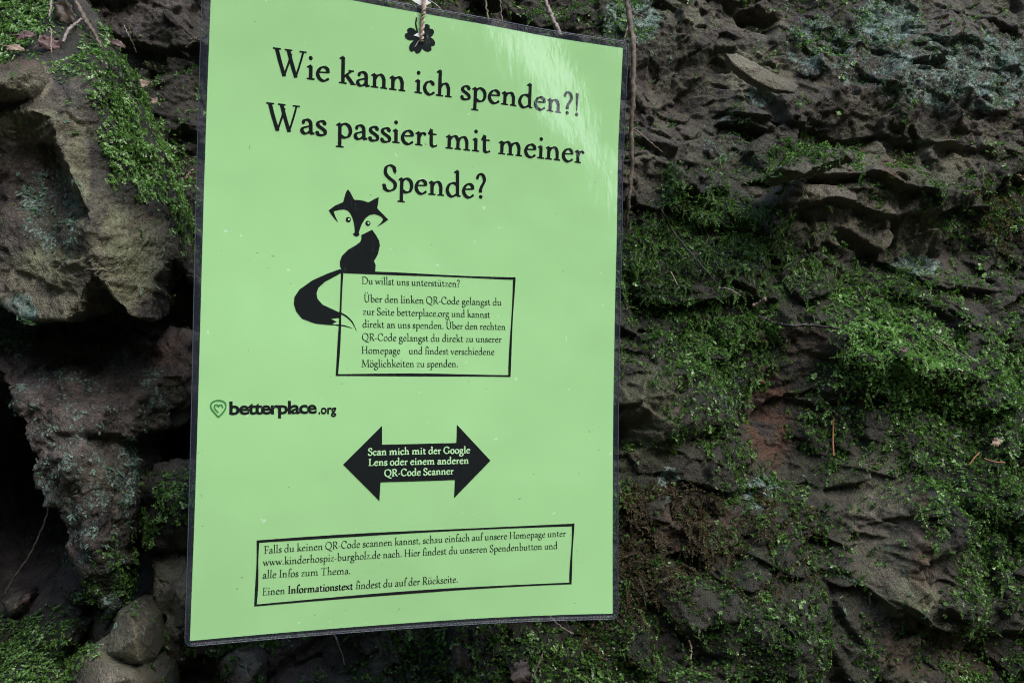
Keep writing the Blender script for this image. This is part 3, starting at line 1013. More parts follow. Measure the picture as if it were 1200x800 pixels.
twig('needle', [(1136, 544), (1142, 536), (1148, 530)], [0.0004, 0.0005], NEEDLE, 'short orange needle leaning right near the right border', 'needle', lift=0.008, wob=0)
twig('needle', [(1153, 537), (1166, 541), (1178, 542)], [0.0004, 0.0005], NEEDLE, 'flat lying orange needle near the right border', 'needle', lift=0.008, wob=0)
twig('needle', [(786, 318), (790, 326), (794, 334)], [0.0004, 0.0004], BEIGE_LEAF, 'pale pinkish needle above the moss ledge by the notice', 'needle', lift=0.008, wob=0)
twig('twig', [(1092, 394), (1105, 402), (1120, 410), (1138, 424)], [0.0006, 0.0006, 0.0004], BARK, 'brown twig sticking out of the brightest moss cushion', lift=0.010)
twig('grass_stem', [(808, 750), (810, 758), (809, 772)], [0.0005, 0.0004], BEIGE_LEAF, 'pale dry stalk low down right of the notice', 'stem', lift=0.008)
twig('twig', [(6, 694), (20, 672), (36, 648), (48, 622), (60, 590)], [0.0006, 0.0006, 0.0005], BARK, 'slender curved twig leaning in the dark hollow at the left', ws=[.585, .58, .575, .57, .565])
twig('twig', [(640, 716), (652, 730), (672, 742)], [0.0004, 0.0004], PALE_BARK, 'thin forked twig below the bottom edge of the notice', ws=[.54, .535, .53], branches=())
twig('twig', [(388, 738), (396, 752), (404, 778)], [0.0004, 0.0003], PALE_BARK, 'thin straight twig below the bottom edge of the notice, left of centre', ws=[.535, .53, .53])
twig('twig', [(622, 800), (630, 780), (636, 766)], [0.0006, 0.0005], BARK, 'purplish twig rising from the bottom border under the notice', lift=0.008)
twig('twig', [(218, 56), (226, 50), (232, 43)], [0.0008, 0.0006], BARK, 'stubby twig beside the upper left edge of the notice', lift=0.006)
twig('twig', [(217, 210), (222, 203), (227, 199)], [0.0009, 0.0008], BEIGE_LEAF, 'stubby pinkish twig beside the left edge of the notice', lift=0.006)


def fallen_leaf(cx, cy, length, width, ang, mat, label, lift=0.006, curl=0.5, tilt=0.3):
    """a curled leaf blade with a midrib and a stalk"""
    n, m = 14, 8
    base = at(cx, cy, surf_w(cx, cy, lift))
    root = empty('fallen_leaf', base)
    V, T = [], []
    r = np.random.default_rng(int(cx * 7 + cy))
    for i in range(n + 1):
        t = i / n
        hw = width * 0.5 * (max(0.0, math.sin(math.pi * t ** 0.8)) ** 0.75) * (1 + 0.22 * math.sin(t * 23 + cx) + 0.15 * math.sin(t * 41 + cy)) + 1e-5
        for j in range(m + 1):
            s = j / m * 2 - 1
            V.append(((t - 0.5) * length, s * hw, curl * width * (s * abs(s) * 0.28 + 0.25 * math.sin(t * 4 + cx) + 0.10 * math.sin(t * 9 + s * 4)) + r.normal() * 0.00018))
    for i in range(n):
        for j in range(m):
            a = i * (m + 1) + j
            T.append((a, a + 1, a + m + 2, a + m + 1))
    R = (Matrix.Rotation(math.atan2(UW[1], UW[0]), 3, 'Z') @ Matrix.Rotation(math.radians(90 - 60 * tilt), 3, 'X') @ Matrix.Rotation(math.radians(ang), 3, 'Z'))
    V = [tuple(R @ Vector(v)) for v in V]
    me = bpy.data.meshes.new('blade')
    me.from_pydata(V, [], T)
    for p in me.polygons: p.use_smooth = True
    o = link('blade', me, mat, root)
    sm = o.modifiers.new('thickness', 'SOLIDIFY')
    sm.thickness = 0.00025
    st = tube_mesh('stalk', [np.array(R @ Vector(v)) for v in ((-length * .78, 0, 0.0006), (-length * .5, 0, 0.0004), (0, 0, 0.0003))], [0.0003, 0.00035, 0.0002], 5)
    link('stalk', st, mat, root)
    tag(root, label, 'leaf', 'fallen leaves on the rock')
    return root


fallen_leaf(76, 17, 0.014, 0.010, -35, BROWN_LEAF, 'large curled brown leaf in the moss at the upper left', 0.009, 0.8)
fallen_leaf(58, 50, 0.011, 0.008, 40, RED_LEAF, 'curled reddish leaf on the mossy top of the boulder', 0.009, 0.9, 0.5)
fallen_leaf(30, 42, 0.010, 0.005, 8, RED_LEAF, 'narrow purple brown leaf in the bright moss at the upper left', 0.008, 0.6, 0.7)
fallen_leaf(18, 57, 0.010, 0.0045, -12, BEIGE_LEAF, 'narrow pale leaf above the stone slab', 0.008, 0.5, 0.7)
fallen_leaf(166, 97, 0.010, 0.006, 15, BEIGE_LEAF, 'beige leaf on the dark soil between boulder and notice', 0.006, 0.6, 0.6)
fallen_leaf(181, 119, 0.005, 0.0045, -40, BEIGE_LEAF, 'tiny beige leaf scrap below the beige leaf on the soil', 0.006, 0.4, 0.4)
fallen_leaf(138, 52, 0.010, 0.004, -25, RED_LEAF, 'slim purple leaf at the edge of the moss left of the notice', 0.006, 0.5, 0.6)
fallen_leaf(610, 786, 0.015, 0.011, 55, BROWN_LEAF, 'dark brown leaf at the bottom border under the notice', 0.008, 0.6, 0.4)
fallen_leaf(540, 770, 0.014, 0.009, -60, BROWN_LEAF, 'standing brown leaf below the bottom edge of the notice', 0.008, 0.6, 0.3)
fallen_leaf(31, 700, 0.006, 0.004, 60, RED_LEAF, 'tiny orange leaf scrap on the stone in the dark hollow', 0.006, 0.5, 0.4)
fallen_leaf(1168, 518, 0.007, 0.005, 20, BEIGE_LEAF, 'small beige leaf in the moss near the right border', 0.008, 0.5, 0.4)
fallen_leaf(1060, 410, 0.006, 0.004, 10, BROWN_LEAF, 'tiny brown leaf on the brightest moss cushion', 0.010, 0.5, 0.5)


# ------------------------------------------------------------------ the laminated notice
def _step(t):
    t = np.clip(t, 0, 1)
    return t * t * (3 - 2 * t)


def bend(x, z):
    """gentle curl of the hanging sheet: y offset of its front"""
    return -0.0048 * (x / 0.105) ** 2 - 0.0080 * np.clip(x / 0.105, 0, 1.1) ** 2 * np.clip((-0.18 - z) / 0.12, 0, 1.1) ** 2 - 0.0028 * np.sin(22 * z + 0.45 + 2 * x) * (1 - 0.45 * np.clip(x / 0.105, 0, 1)) \
        + 0.0027 * _step(((x - 0.064) * 0.80 + (z + 0.026) * 0.60) / 0.042 + 0.5)


def sheet(px, py):
    """sheet coordinates (x, z) of a photo pixel"""
    d = ray(px, py)
    y = np.zeros(np.shape(px))
    for _ in range(8):
        t = (y - CAM[1]) / d[..., 1]
        X = CAM + d * t[..., None]
        y = bend(X[..., 0], X[..., 2])
    return np.stack([X[..., 0], X[..., 2]], -1)


def on_sheet(xz, off):
    xz = np.asarray(xz, float)
    return np.stack([xz[..., 0], bend(xz[..., 0], xz[..., 1]) - off, xz[..., 1]], -1)


def quad_grid(c, nx, nz):
    """grid over a pixel-space quad TL,TR,BR,BL in sheet coordinates"""
    c = sheet(np.array([p[0] for p in c], float), np.array([p[1] for p in c], float))
    s = np.linspace(0, 1, nx + 1)[None, :, None]
    t = np.linspace(0, 1, nz + 1)[:, None, None]
    return (c[0] * (1 - s) + c[1] * s) * (1 - t) + (c[3] * (1 - s) + c[2] * s) * t


def grid_faces(nx, nz):
    i = np.arange((nx + 1) * (nz + 1)).reshape(nz + 1, nx + 1)
    return np.stack([i[:-1, :-1], i[1:, :-1], i[1:, 1:], i[:-1, 1:]], -1).reshape(-1, 4)


class Print:
    """flat printed shapes lying on the sheet"""
    def __init__(self, off=0.00016):
        self.V, self.F, self.off, self.k = [], [], off, 0

    def strip(self, c, w):
        """stroke along sheet points c with half-widths w"""
        c = np.asarray(c, float)
        w = np.broadcast_to(np.asarray(w, float), (len(c),))
        d = np.gradient(c, axis=0)
        d /= np.linalg.norm(d, axis=1, keepdims=True) + 1e-12
        nrm = np.stack([-d[:, 1], d[:, 0]], 1)
        self.k = (self.k + 1) % 12
        o = self.off + self.k * 4e-6
        a, b = on_sheet(c + nrm * w[:, None], o), on_sheet(c - nrm * w[:, None], o)
        s = len(self.V)
        for p, q in zip(a, b): self.V += [tuple(p), tuple(q)]
        for i in range(len(c) - 1): self.F.append((s + 2 * i, s + 2 * i + 1, s + 2 * i + 3, s + 2 * i + 2))

    def fill(self, poly, step=0.005):
        """filled outline (sheet coordinates)"""
        poly = np.asarray(poly, float)
        lo, hi = poly.min(0), poly.max(0)
        inner = [(x, z) for x in np.arange(lo[0] + step / 2, hi[0], step) for z in np.arange(lo[1] + step / 2, hi[1], step)]
        v2 = [Vector((float(a) * 100, float(b) * 100)) for a, b in list(poly) + inner]
        m = len(poly)
        res = delaunay_2d_cdt(v2, [(i, (i + 1) % m) for i in range(m)], [], 1, 1e-7)
        self.k = (self.k + 1) % 12
        o = self.off + self.k * 4e-6
        s = len(self.V)
        for c in res[0]: self.V.append(tuple(on_sheet(np.array([c[0] / 100, c[1] / 100]), o)))
        for t in res[2]: self.F.append(tuple(s + j for j in t))

    def disc(self, c, r, n=20):
        th = np.linspace(0, 2 * math.pi, n, endpoint=False)
        self.fill(np.stack([c[0] + r * np.cos(th), c[1] + r * np.sin(th)], 1), 1.0)

    def build(self, name, mat, parent):
        me = bpy.data.meshes.new(name)
        me.from_pydata(self.V, [], self.F)
        me.update()
        # all faces towards the reader
        for p in me.polygons:
            if p.normal.y > 0: p.flip()
        return link(name, me, mat, parent)


def smooth(pts, n=6, closed=False):
    pts = np.asarray(pts, float)
    m = len(pts)
    out = []
    rngi = range(m if closed else m - 1)
    for i in rngi:
        if closed: p0, p1, p2, p3 = (pts[(i + k) % m] for k in (-1, 0, 1, 2))
        else: p0, p1, p2, p3 = pts[max(i - 1, 0)], pts[i], pts[i + 1], pts[min(i + 2, m - 1)]
        for f in np.linspace(0, 1, n, endpoint=False):
            out.append(0.5 * ((2 * p1) + (-p0 + p2) * f + (2 * p0 - 5 * p1 + 4 * p2 - p3) * f * f + (-p0 + 3 * p1 - 3 * p2 + p3) * f ** 3))
    if not closed: out.append(pts[-1])
    return np.array(out)


# ---- lettering: pen strokes of an old-style book face. x-height 100, broad nib held at an angle.
# S = straight strokes through the points, C = curve, H = hairline/serif (thin), B = dot, T = tapering wedge
def _stem(x, top, foot=True, flag=True, bot=0):
    s = [('S', [(x, top), (x, bot)])]
    if flag: s.append(('T', [(x - 24, top - 13), (x + 4, top - 3)]))
    if foot: s.append(('H', [(x - 26, bot + 4), (x + 26, bot + 4)]))
    return s


def _arch(x0, x1, foot=True):
    s = [('C', [(x0 + 4, 66), (x0 + 16, 86), (x0 + 38, 97), (x1 - 10, 88), (x1, 62)]), ('S', [(x1, 66), (x1, 0)])]
    if foot: s.append(('H', [(x1 - 24, 4), (x1 + 24, 4)]))
    return s


GL = {
    'i': (60, _stem(31, 97) + [('B', [(30, 140, 13)])]),
    'l': (60, _stem(31, 172)),
    'n': (126, _stem(31, 97) + _arch(31, 95)),
    'm': (192, _stem(31, 97) + _arch(31, 94) + _arch(94, 158)),
    'h': (124, _stem(31, 172) + _arch(31, 94)),
    'r': (84, _stem(31, 97) + [('C', [(35, 64), (44, 82), (56, 93), (70, 94)]), ('B', [(72, 88, 11)])]),
    'u': (124, [('C', [(29, 94), (29, 40), (34, 14), (52, 2), (74, 10), (90, 30)]), ('T', [(5, 86), (33, 95)]), ('S', [(93, 97), (93, 6)]), ('T', [(69, 86), (97, 95)]), ('H', [(92, 5), (116, 7)])]),
    't': (80, [('C', [(34, 122), (34, 60), (36, 16), (52, 3), (76, 14)]), ('H', [(10, 94), (72, 94)]), ('T', [(12, 94), (36, 122)])]),
    'e': (100, [('C', [(84, 62), (80, 86), (58, 99), (32, 86), (16, 50), (28, 14), (58, 1), (90, 22)]), ('H', [(18, 58), (88, 64)])]),
    'a': (100, [('C', [(24, 76), (34, 94), (54, 98), (70, 86), (74, 62)]), ('S', [(74, 66), (74, 20)]), ('C', [(74, 26), (78, 6), (98, 8)]), ('C', [(74, 58), (46, 48), (22, 36), (17, 16), (32, 1), (54, 6), (74, 26)]), ('B', [(25, 76, 10)])]),
    'c': (92, [('C', [(78, 78), (58, 98), (30, 86), (15, 50), (28, 14), (56, 1), (86, 22)]), ('B', [(76, 80, 10)])]),
    's': (82, [('C', [(68, 78), (56, 97), (34, 97), (19, 80), (26, 62), (50, 46), (67, 30), (64, 8), (42, 0), (22, 4), (14, 24)]), ('H', [(69, 96), (68, 72)]), ('H', [(13, 2), (14, 28)])]),
    'd': (120, [('S', [(91, 172), (91, 6)]), ('T', [(66, 159), (95, 169)]), ('H', [(90, 4), (114, 8)]), ('C', [(90, 82), (66, 98), (34, 88), (16, 48), (28, 12), (54, 0), (90, 24)])]),
    'b': (116, [('S', [(31, 172), (31, 6)]), ('T', [(6, 159), (35, 169)]), ('C', [(32, 78), (58, 98), (88, 86), (101, 50), (88, 12), (58, 0), (31, 10)])]),
    'p': (118, _stem(31, 97, True, True, -66) + [('C', [(32, 76), (60, 98), (90, 86), (102, 50), (90, 12), (60, 0), (32, 14)])]),
    'g': (104, [('C', [(46, 98), (22, 88), (18, 66), (26, 44), (48, 37), (72, 46), (76, 70), (66, 92), (46, 98)]), ('T', [(102, 94), (70, 88)]), ('C', [(34, 42), (20, 24), (34, 10), (68, 4), (92, -14), (84, -46), (46, -62), (12, -46), (14, -22), (38, -4)])]),
    'k': (114, _stem(31, 172) + [('h', [(38, 50), (86, 94)]), ('H', [(68, 96), (104, 96)]), ('S', [(54, 62), (98, 4)]), ('H', [(80, 4), (118, 4)])]),
    'f': (66, [('C', [(78, 158), (62, 173), (44, 164), (34, 136), (33, 100)]), ('S', [(33, 110), (33, 0)]), ('H', [(8, 4), (58, 4)]), ('H', [(10, 94), (66, 94)]), ('B', [(76, 158, 11)])]),
    'o': (108, [('C', [(54, 99), (26, 88), (15, 50), (26, 12), (54, 1), (82, 12), (93, 50), (82, 88), (54, 99)])]),
    'v': (100, [('S', [(14, 94), (52, 2)]), ('h', [(50, 2), (86, 94)]), ('H', [(-4, 96), (36, 96)]), ('H', [(68, 96), (104, 96)])]),
    'w': (148, [('S', [(14, 94), (46, 2)]), ('h', [(44, 2), (76, 94)]), ('S', [(72, 94), (104, 2)]), ('h', [(102, 2), (134, 94)]), ('H', [(-4, 96), (34, 96)]), ('H', [(118, 96), (152, 96)]), ('H', [(58, 96), (90, 96)])]),
    'x': (106, [('S', [(16, 94), (90, 4)]), ('h', [(14, 4), (88, 94)]), ('H', [(0, 96), (36, 96)]), ('H', [(68, 96), (104, 96)]), ('H', [(-2, 4), (32, 4)]), ('H', [(70, 4), (108, 4)])]),
    'z': (92, [('H', [(14, 94), (82, 94)]), ('S', [(80, 94), (14, 5)]), ('H', [(12, 5), (84, 5)]), ('H', [(14, 94), (12, 72)]), ('H', [(83, 4), (86, 28)])]),
    'W': (205, [('S', [(18, 166), (66, 0)]), ('h', [(64, 0), (110, 150)]), ('S', [(92, 166), (140, 0)]), ('h', [(138, 0), (186, 166)]), ('H', [(-6, 168), (44, 168)]), ('H', [(68, 168), (116, 168)]), ('H', [(162, 168), (208, 168)])]),
    'S': (110, [('C', [(90, 128), (78, 154), (52, 162), (26, 148), (24, 114), (54, 86), (90, 60), (92, 22), (62, -1), (30, 4), (14, 40)]), ('H', [(92, 158), (90, 118)]), ('H', [(13, 2), (13, 44)])]),
    'D': (168, [('S', [(36, 158), (36, 2)]), ('H', [(8, 157), (64, 157)]), ('H', [(8, 3), (64, 3)]), ('C', [(60, 157), (112, 150), (148, 112), (150, 56), (118, 14), (60, 3)])]),
    'U': (158, [('C', [(36, 158), (36, 60), (46, 16), (82, 1), (116, 16), (126, 60), (126, 158)]), ('H', [(10, 157), (64, 157)]), ('H', [(104, 157), (148, 157)])]),
    'Q': (172, [('C', [(86, 160), (40, 146), (17, 100), (22, 46), (56, 6), (100, 2), (140, 30), (154, 84), (138, 136), (86, 160)]), ('C', [(82, 2), (116, -26), (170, -40)])]),
    'R': (142, [('S', [(36, 158), (36, 2)]), ('H', [(8, 157), (60, 157)]), ('H', [(8, 3), (64, 3)]), ('C', [(36, 156), (80, 157), (106, 136), (102, 102), (76, 84), (36, 80)]), ('S', [(68, 82), (122, 6)]), ('H', [(116, 4), (148, 2)])]),
    'C': (150, [('C', [(132, 122), (108, 154), (68, 160), (30, 130), (17, 74), (40, 20), (88, 1), (136, 30)]), ('H', [(134, 158), (132, 116)])]),
    'H': (174, [('S', [(36, 158), (36, 2)]), ('S', [(138, 158), (138, 2)]), ('H', [(36, 82), (138, 82)])] + [('H', [(x - 26, y), (x + 26, y)]) for x in (36, 138) for y in (3, 157)]),
    'M': (200, [('h', [(34, 158), (28, 2)]), ('S', [(38, 158), (100, 8)]), ('h', [(98, 8), (160, 158)]), ('S', [(164, 158), (170, 2)]), ('H', [(4, 3), (52, 3)]), ('H', [(144, 3), (196, 3)]), ('H', [(12, 157), (40, 157)]), ('H', [(160, 157), (190, 157)])]),
    'F': (116, [('S', [(36, 158), (36, 2)]), ('H', [(8, 156), (104, 156)]), ('H', [(104, 158), (107, 126)]), ('H', [(36, 84), (84, 84)]), ('H', [(85, 102), (85, 66)]), ('H', [(8, 3), (64, 3)])]),
    'E': (126, [('S', [(36, 158), (36, 2)]), ('H', [(8, 156), (106, 156)]), ('H', [(106, 158), (108, 126)]), ('H', [(36, 84), (84, 84)]), ('H', [(85, 102), (85, 66)]), ('H', [(8, 3), (112, 3)]), ('H', [(112, 1), (118, 38)])]),
    'T': (148, [('S', [(74, 156), (74, 2)]), ('H', [(10, 156), (138, 156)]), ('H', [(10, 158), (8, 124)]), ('H', [(138, 158), (140, 124)]), ('H', [(44, 3), (104, 3)])]),
    'I': (72, [('S', [(36, 158), (36, 2)]), ('H', [(8, 157), (64, 157)]), ('H', [(8, 3), (64, 3)])]),
    'G': (164, [('C', [(132, 122), (108, 154), (68, 160), (30, 130), (17, 74), (40, 20), (88, 1), (132, 18)]), ('H', [(134, 158), (132, 116)]), ('S', [(134, 64), (134, 12)]), ('H', [(108, 66), (156, 66)])]),
    'L': (126, [('S', [(36, 158), (36, 2)]), ('H', [(8, 157), (64, 157)]), ('H', [(8, 3), (112, 3)]), ('H', [(112, 1), (118, 42)])]),
    '?': (88, [('C', [(18, 138), (36, 160), (62, 154), (72, 124), (52, 88), (42, 62), (42, 42)]), ('B', [(42, 10, 13)]), ('B', [(20, 136, 10)])]),
    '!': (58, [('T', [(29, 38), (29, 164)]), ('B', [(29, 10, 13)])]),
    '.': (48, [('B', [(24, 10, 13)])]),
    ',': (48, [('B', [(24, 10, 13)]), ('H', [(32, 8), (14, -28)])]),
    '-': (70, [('S', [(12, 46), (58, 50)])]),
    ' ': (52, []),
}
for _u, _b, _dx in (('ü', 'u', 0), ('ö', 'o', 0), ('Ü', 'U', 0)):
    w_, st_ = GL[_b]
    yy = 140 if _b.islower() else 196
    GL[_u] = (w_, st_ + [('B', [(w_ / 2 - 26, yy, 12)]), ('B', [(w_ / 2 + 22, yy, 12)])])


def letters(pr, text, line, xh, weight=22.0, contrast=0.36, serif=1.0, rise=1.26):
    """set text on a printed line: line = photo pixels of the baseline (start, [middle], end); xh = x-height in pixels"""
    L_ = sheet(np.array([p[0] for p in line], float), np.array([p[1] for p in line], float))
    up = sheet(np.array([line[0][0]], float), np.array([line[0][1] - xh], float))[0] - L_[0]
    sy = np.linalg.norm(up) / 100.0
    width = sum(GL[c][0] for c in text) - 12
    if len(L_) == 2:
        L_ = np.array([L_[0], (L_[0] + L_[1]) / 2, L_[1]])
    # quadratic through the three points
    a0, am, a1 = L_
    tm = np.linalg.norm(am - a0) / (np.linalg.norm(am - a0) + np.linalg.norm(a1 - am))
    bq = (am - a0 - tm * tm * (a1 - a0)) / (tm - tm * tm)
    aq = (a1 - a0) - bq
    sx = np.linalg.norm(a1 - a0) / width

    def place(p):
        p = np.array(p, float)
        yy = p[:, 1]
        p[:, 1] = np.where(yy > 100, 100 + (yy - 100) * rise, np.where(yy < 0, yy * 1.1, yy))
        t = p[:, 0:1] / width
        pos = a0 + bq * t + aq * t * t
        d = bq + 2 * aq * t
        d = d / np.linalg.norm(d, axis=1, keepdims=True)
        return pos + np.stack([-d[:, 1], d[:, 0]], 1) * p[:, 1:2] * sy
    nib = math.radians(22)
    s = (sx + sy) / 2
    x = 0.0
    for ch in text:
        adv, strokes = GL[ch]
        for kind, pts in strokes:
            if kind == 'B':
                bx, by, br = pts[0]
                c = place([(x + bx, by)])[0]
                pr.disc(c, br * s * (0.62 + 0.38 * weight / 22), 12)
                continue
            q = smooth(pts, 5) if kind == 'C' else np.array([np.array(pts[0]) + (np.array(pts[-1]) - np.array(pts[0])) * t for t in (0, .34, .67, 1)])
            d = np.gradient(q, axis=0)
            an = np.arctan2(d[:, 1], d[:, 0])
            if kind in 'SC':
                wd = weight * (contrast + (1 - contrast) * np.abs(np.sin(an - nib)))
            elif kind == 'h':
                wd = np.full(len(q), weight * 0.52)
            elif kind == 'H':
                wd = np.full(len(q), max(weight * 0.38, 7.0) * serif)
            else:
                wd = np.linspace(weight * 0.30, weight * 1.0, len(q))
            q = q + np.array([x, 0])
            pr.strip(place(q), wd * s * 0.5)
        x += adv
    return sx / sy


notice = empty('laminated_notice', (0, 0, 0))
tag(notice, 'bright green laminated notice with black German text and fox drawing, hanging on twine', 'notice')

PQ = [(248.2, -33), (730, 56.5), (718, 718.5), (222.5, 750.5)]
g = quad_grid(PQ, 40, 56)
pf = np_mesh('paper', on_sheet(g, 0.0).reshape(-1, 3), grid_faces(40, 56))
link('paper', pf, PAPER, notice)
bk = on_sheet(g, -0.00025).reshape(-1, 3)
o = link('paper_back', np_mesh('paper_back', bk, grid_faces(40, 56)[:, ::-1]), PAPER, notice)


# clear border of the pouch: rounded rectangle ring around the paper
def film_ring():
    OQ = [(238, -42), (736.5, 49.5), (724, 725), (216.5, 757.5)]
    oc = sheet(np.array([p[0] for p in OQ], float), np.array([p[1] for p in OQ], float))
    ic = sheet(np.array([p[0] for p in PQ], float), np.array([p[1] for p in PQ], float))
    ctr = ic.mean(0)
    ic = ic + (ic - ctr) * -0.0006
    rad = 0.0035
    outer, inner = [], []
    for k in range(4):
        a, b, c = oc[k - 1], oc[k], oc[(k + 1) % 4]
        e1 = (a - b) / np.linalg.norm(a - b)
        e2 = (c - b) / np.linalg.norm(c - b)
        for t in np.linspace(0, 1, 7):
            ph = t * math.pi / 2
            outer.append(b + e1 * rad * (1 - math.sin(ph)) + e2 * rad * (1 - math.cos(ph)))
            inner.append(ic[k])
        nseg = 30
        for t in np.linspace(0, 1, nseg + 2)[1:-1]:
            p0, p1 = b + e2 * rad, c - e2 * rad
            outer.append(p0 + (p1 - p0) * t)
            inner.append(ic[k] + (ic[(k + 1) % 4] - ic[k]) * t)
    outer, inner = np.array(outer), np.array(inner)
    rings = [on_sheet(inner, 0.0003), on_sheet(inner * .25 + outer * .75, 0.00022), on_sheet(outer, 0.00015), on_sheet(outer, -0.0003), on_sheet(inner, -0.0004)]
    n = len(outer)
    V = np.concatenate(rings)
    T = []
    for r in range(4):
        for k in range(n):
            k2 = (k + 1) % n
            T.append((r * n + k, r * n + k2, (r + 1) * n + k2, (r + 1) * n + k))
    border = link('clear_border', np_mesh('clear_border', V, np.array(T)), FILM, notice)
    nx = np.roll(outer, -1, 0) - np.roll(outer, 1, 0)
    nx /= np.linalg.norm(nx, axis=1, keepdims=True)
    nrm = np.stack([nx[:, 1], -nx[:, 0]], 1)
    if ((outer + nrm * 0.001 - ctr) ** 2).sum() < ((outer - ctr) ** 2).sum(): nrm = -nrm
    rim = [on_sheet(outer - nrm * 0.00005, 0.00030), on_sheet(outer + nrm * 0.00022, 0.00022), on_sheet(outer + nrm * 0.00022, -0.00036), on_sheet(outer - nrm * 0.00005, -0.00044)]
    T = [(r * n + k, r * n + (k + 1) % n, (r + 1) * n + (k + 1) % n, (r + 1) * n + k) for r in range(3) for k in range(n)]
    link('cut_edge_highlight', np_mesh('cut_edge_highlight', np.concatenate(rim), np.array(T)), EDGE, border)  # rim on the cut film edge, coloured pale to paint its highlight hairline


film_ring()

# heading
pr = Print()
print('heading ratios',
      letters(pr, 'Wie kann ich spenden?!', [(321, 88.0), (482, 108.3), (678, 136.2)], 16.9, 26, 0.42),
      letters(pr, 'Was passiert mit meiner', [(313, 152.2), (498, 171.2), (683, 191.6)], 16.9, 26, 0.42),
      letters(pr, 'Spende?', [(447, 222.2), (510, 228.8), (568.5, 232.6)], 16.6, 26, 0.42))
pr.build('heading_text', INK, notice)


def frame_lines(pr, pts, wpx):
    c = sheet(np.array([p[0] for p in pts], float), np.array([p[1] for p in pts], float))
    w = np.linalg.norm(sheet(np.array([pts[0][0] + wpx], float), np.array([pts[0][1]], float))[0] - c[0]) / 2
    m = len(c)
    for k in range(m):
        a, b = c[k], c[(k + 1) % m]
        e = (b - a) / np.linalg.norm(b - a)
        t = np.linspace(0, 1, 24)[:, None]
        q = (a - e * w) + (b - a + 2 * e * w) * t
        q = q + np.stack([-e[1] * np.ones(24), e[0] * np.ones(24)], 1) * (0.00016 * np.sin(t * 5 + k))
        pr.strip(q, w * (1 + 0.25 * np.sin(np.linspace(0, 7, 24) + 2 * k)))


# first text box
pr = Print()
frame_lines(pr, [(401.4, 318.6), (602.3, 326), (597, 440), (394.8, 438.9)], 2.7)
pr.build('text_box_outline', INK, notice)
pr = Print()
R1 = [('Du willst uns unterstützen?', (423.6, 332.6), (538.5, 336.2)), ('Über den linken QR-Code gelangst du', (426, 353.6), (587.4, 357.8)),
      ('zur Seite betterplace.org und kannst', (425, 368.6), (574, 372.2)), ('direkt an uns spenden. Über den rechten', (424.5, 383.4), (592, 386.4)),
      ('QR-Code gelangst du direkt zu unserer', (424, 398.8), (587.4, 401)), ('Homepage    und findest verschiedene', (423.3, 414), (579, 415.6)),
      ('Möglichkeiten zu spenden.', (423.6, 429.8), (536.4, 429.8))]
print('box1', [round(float(letters(pr, t, [a, b], 4.9, 20, 0.44)), 2) for t, a, b in R1])
pr.build('paragraph_text', INK, notice)
# second text box
pr = Print()
frame_lines(pr, [(302.8, 634), (671.3, 614.2), (668.5, 682.6), (299.3, 708.5)], 2.9)
pr.build('text_box_outline', INK, notice)
pr = Print()
R2 = [('Falls du keinen QR-Code scannen kannst, schau einfach auf unsere Homepage unter', (309, 648.2), (662.6, 628)),
      ('www.kinderhospiz-burgholz.de nach. Hier findest du unseren Spendenbutton und', (308, 662.6), (652.8, 642.6)),
      ('alle Infos zum Thema.', (307.3, 677.2), (410.2, 671.8)), ('Einen', (307, 697), (333.5, 695.2)), ('findest du auf der Rückseite.', (416.5, 689.8), (536.2, 681.9))]
print('box2', [round(float(letters(pr, t, [a, b], 5.1, 20, 0.44)), 2) for t, a, b in R2])
print('bold', letters(pr, 'Informationstext', [(337, 695), (413, 690)], 5.1, 32, 0.45))
pr.build('paragraph_text', INK, notice)

# double arrow with knocked-out text
pr = Print()
AR = np.array([(402, 544), (447.6, 498.6), (447.6, 520.8), (534.7, 518.7), (535.4, 497.3), (574.7, 539.4), (532, 583.3), (533, 562), (445.8, 564.7), (444.5, 586.7)])
pr.fill(sheet(AR[:, 0], AR[:, 1]))
arrow = pr.build('double_arrow', INK, notice)
pr = Print(0.00026)
R3 = [('Scan mich mit der Google', (430.8, 533.2), (550.2, 530.6)), ('Lens oder einem anderen', (431.3, 545.4), (548.6, 542.8)), ('QR-Code Scanner', (450, 558), (530.8, 555.3))]
print('arrow', [round(float(letters(pr, t, [a, b], 5.0, 31, 0.62, 1.3, 1.0)), 2) for t, a, b in R3])
pr.build('arrow_text', KNOCKOUT, arrow)


# fox drawing
def zz(pts, ox, oy, k): return np.array([(ox + x / k, oy + y / k) for x, y in pts])


HEAD = zz([(330, 297), (400, 245), (490, 205), (505, 150), (520, 98), (542, 65), (570, 100), (592, 145), (612, 180), (660, 183), (715, 192), (768, 210), (820, 180), (882, 150), (876, 210), (866, 275),
           (920, 330), (988, 400), (930, 440), (862, 480), (905, 436), (932, 398), (918, 374), (880, 352), (830, 338), (780, 350), (735, 385), (700, 440), (675, 500), (662, 545), (672, 563), (655, 580),
           (632, 588), (610, 575), (596, 555), (614, 548), (618, 520), (612, 460), (600, 400), (575, 340), (545, 302), (500, 287), (450, 290), (385, 308), (402, 360), (435, 430), (398, 393), (360, 345)], 350, 215, 9.41)
BODY = [(423.3, 275.4), (436.1, 269.2), (440.4, 275.3), (444.1, 281.9), (445.1, 288), (442.8, 298), (438.2, 306), (440.2, 310.5), (439.6, 319.2), (420, 318.6), (401.4, 318), (398.4, 312), (398.2, 306.5), (400.5, 300), (408, 292.5), (417, 287.4), (422.2, 283.2), (423.5, 279)]
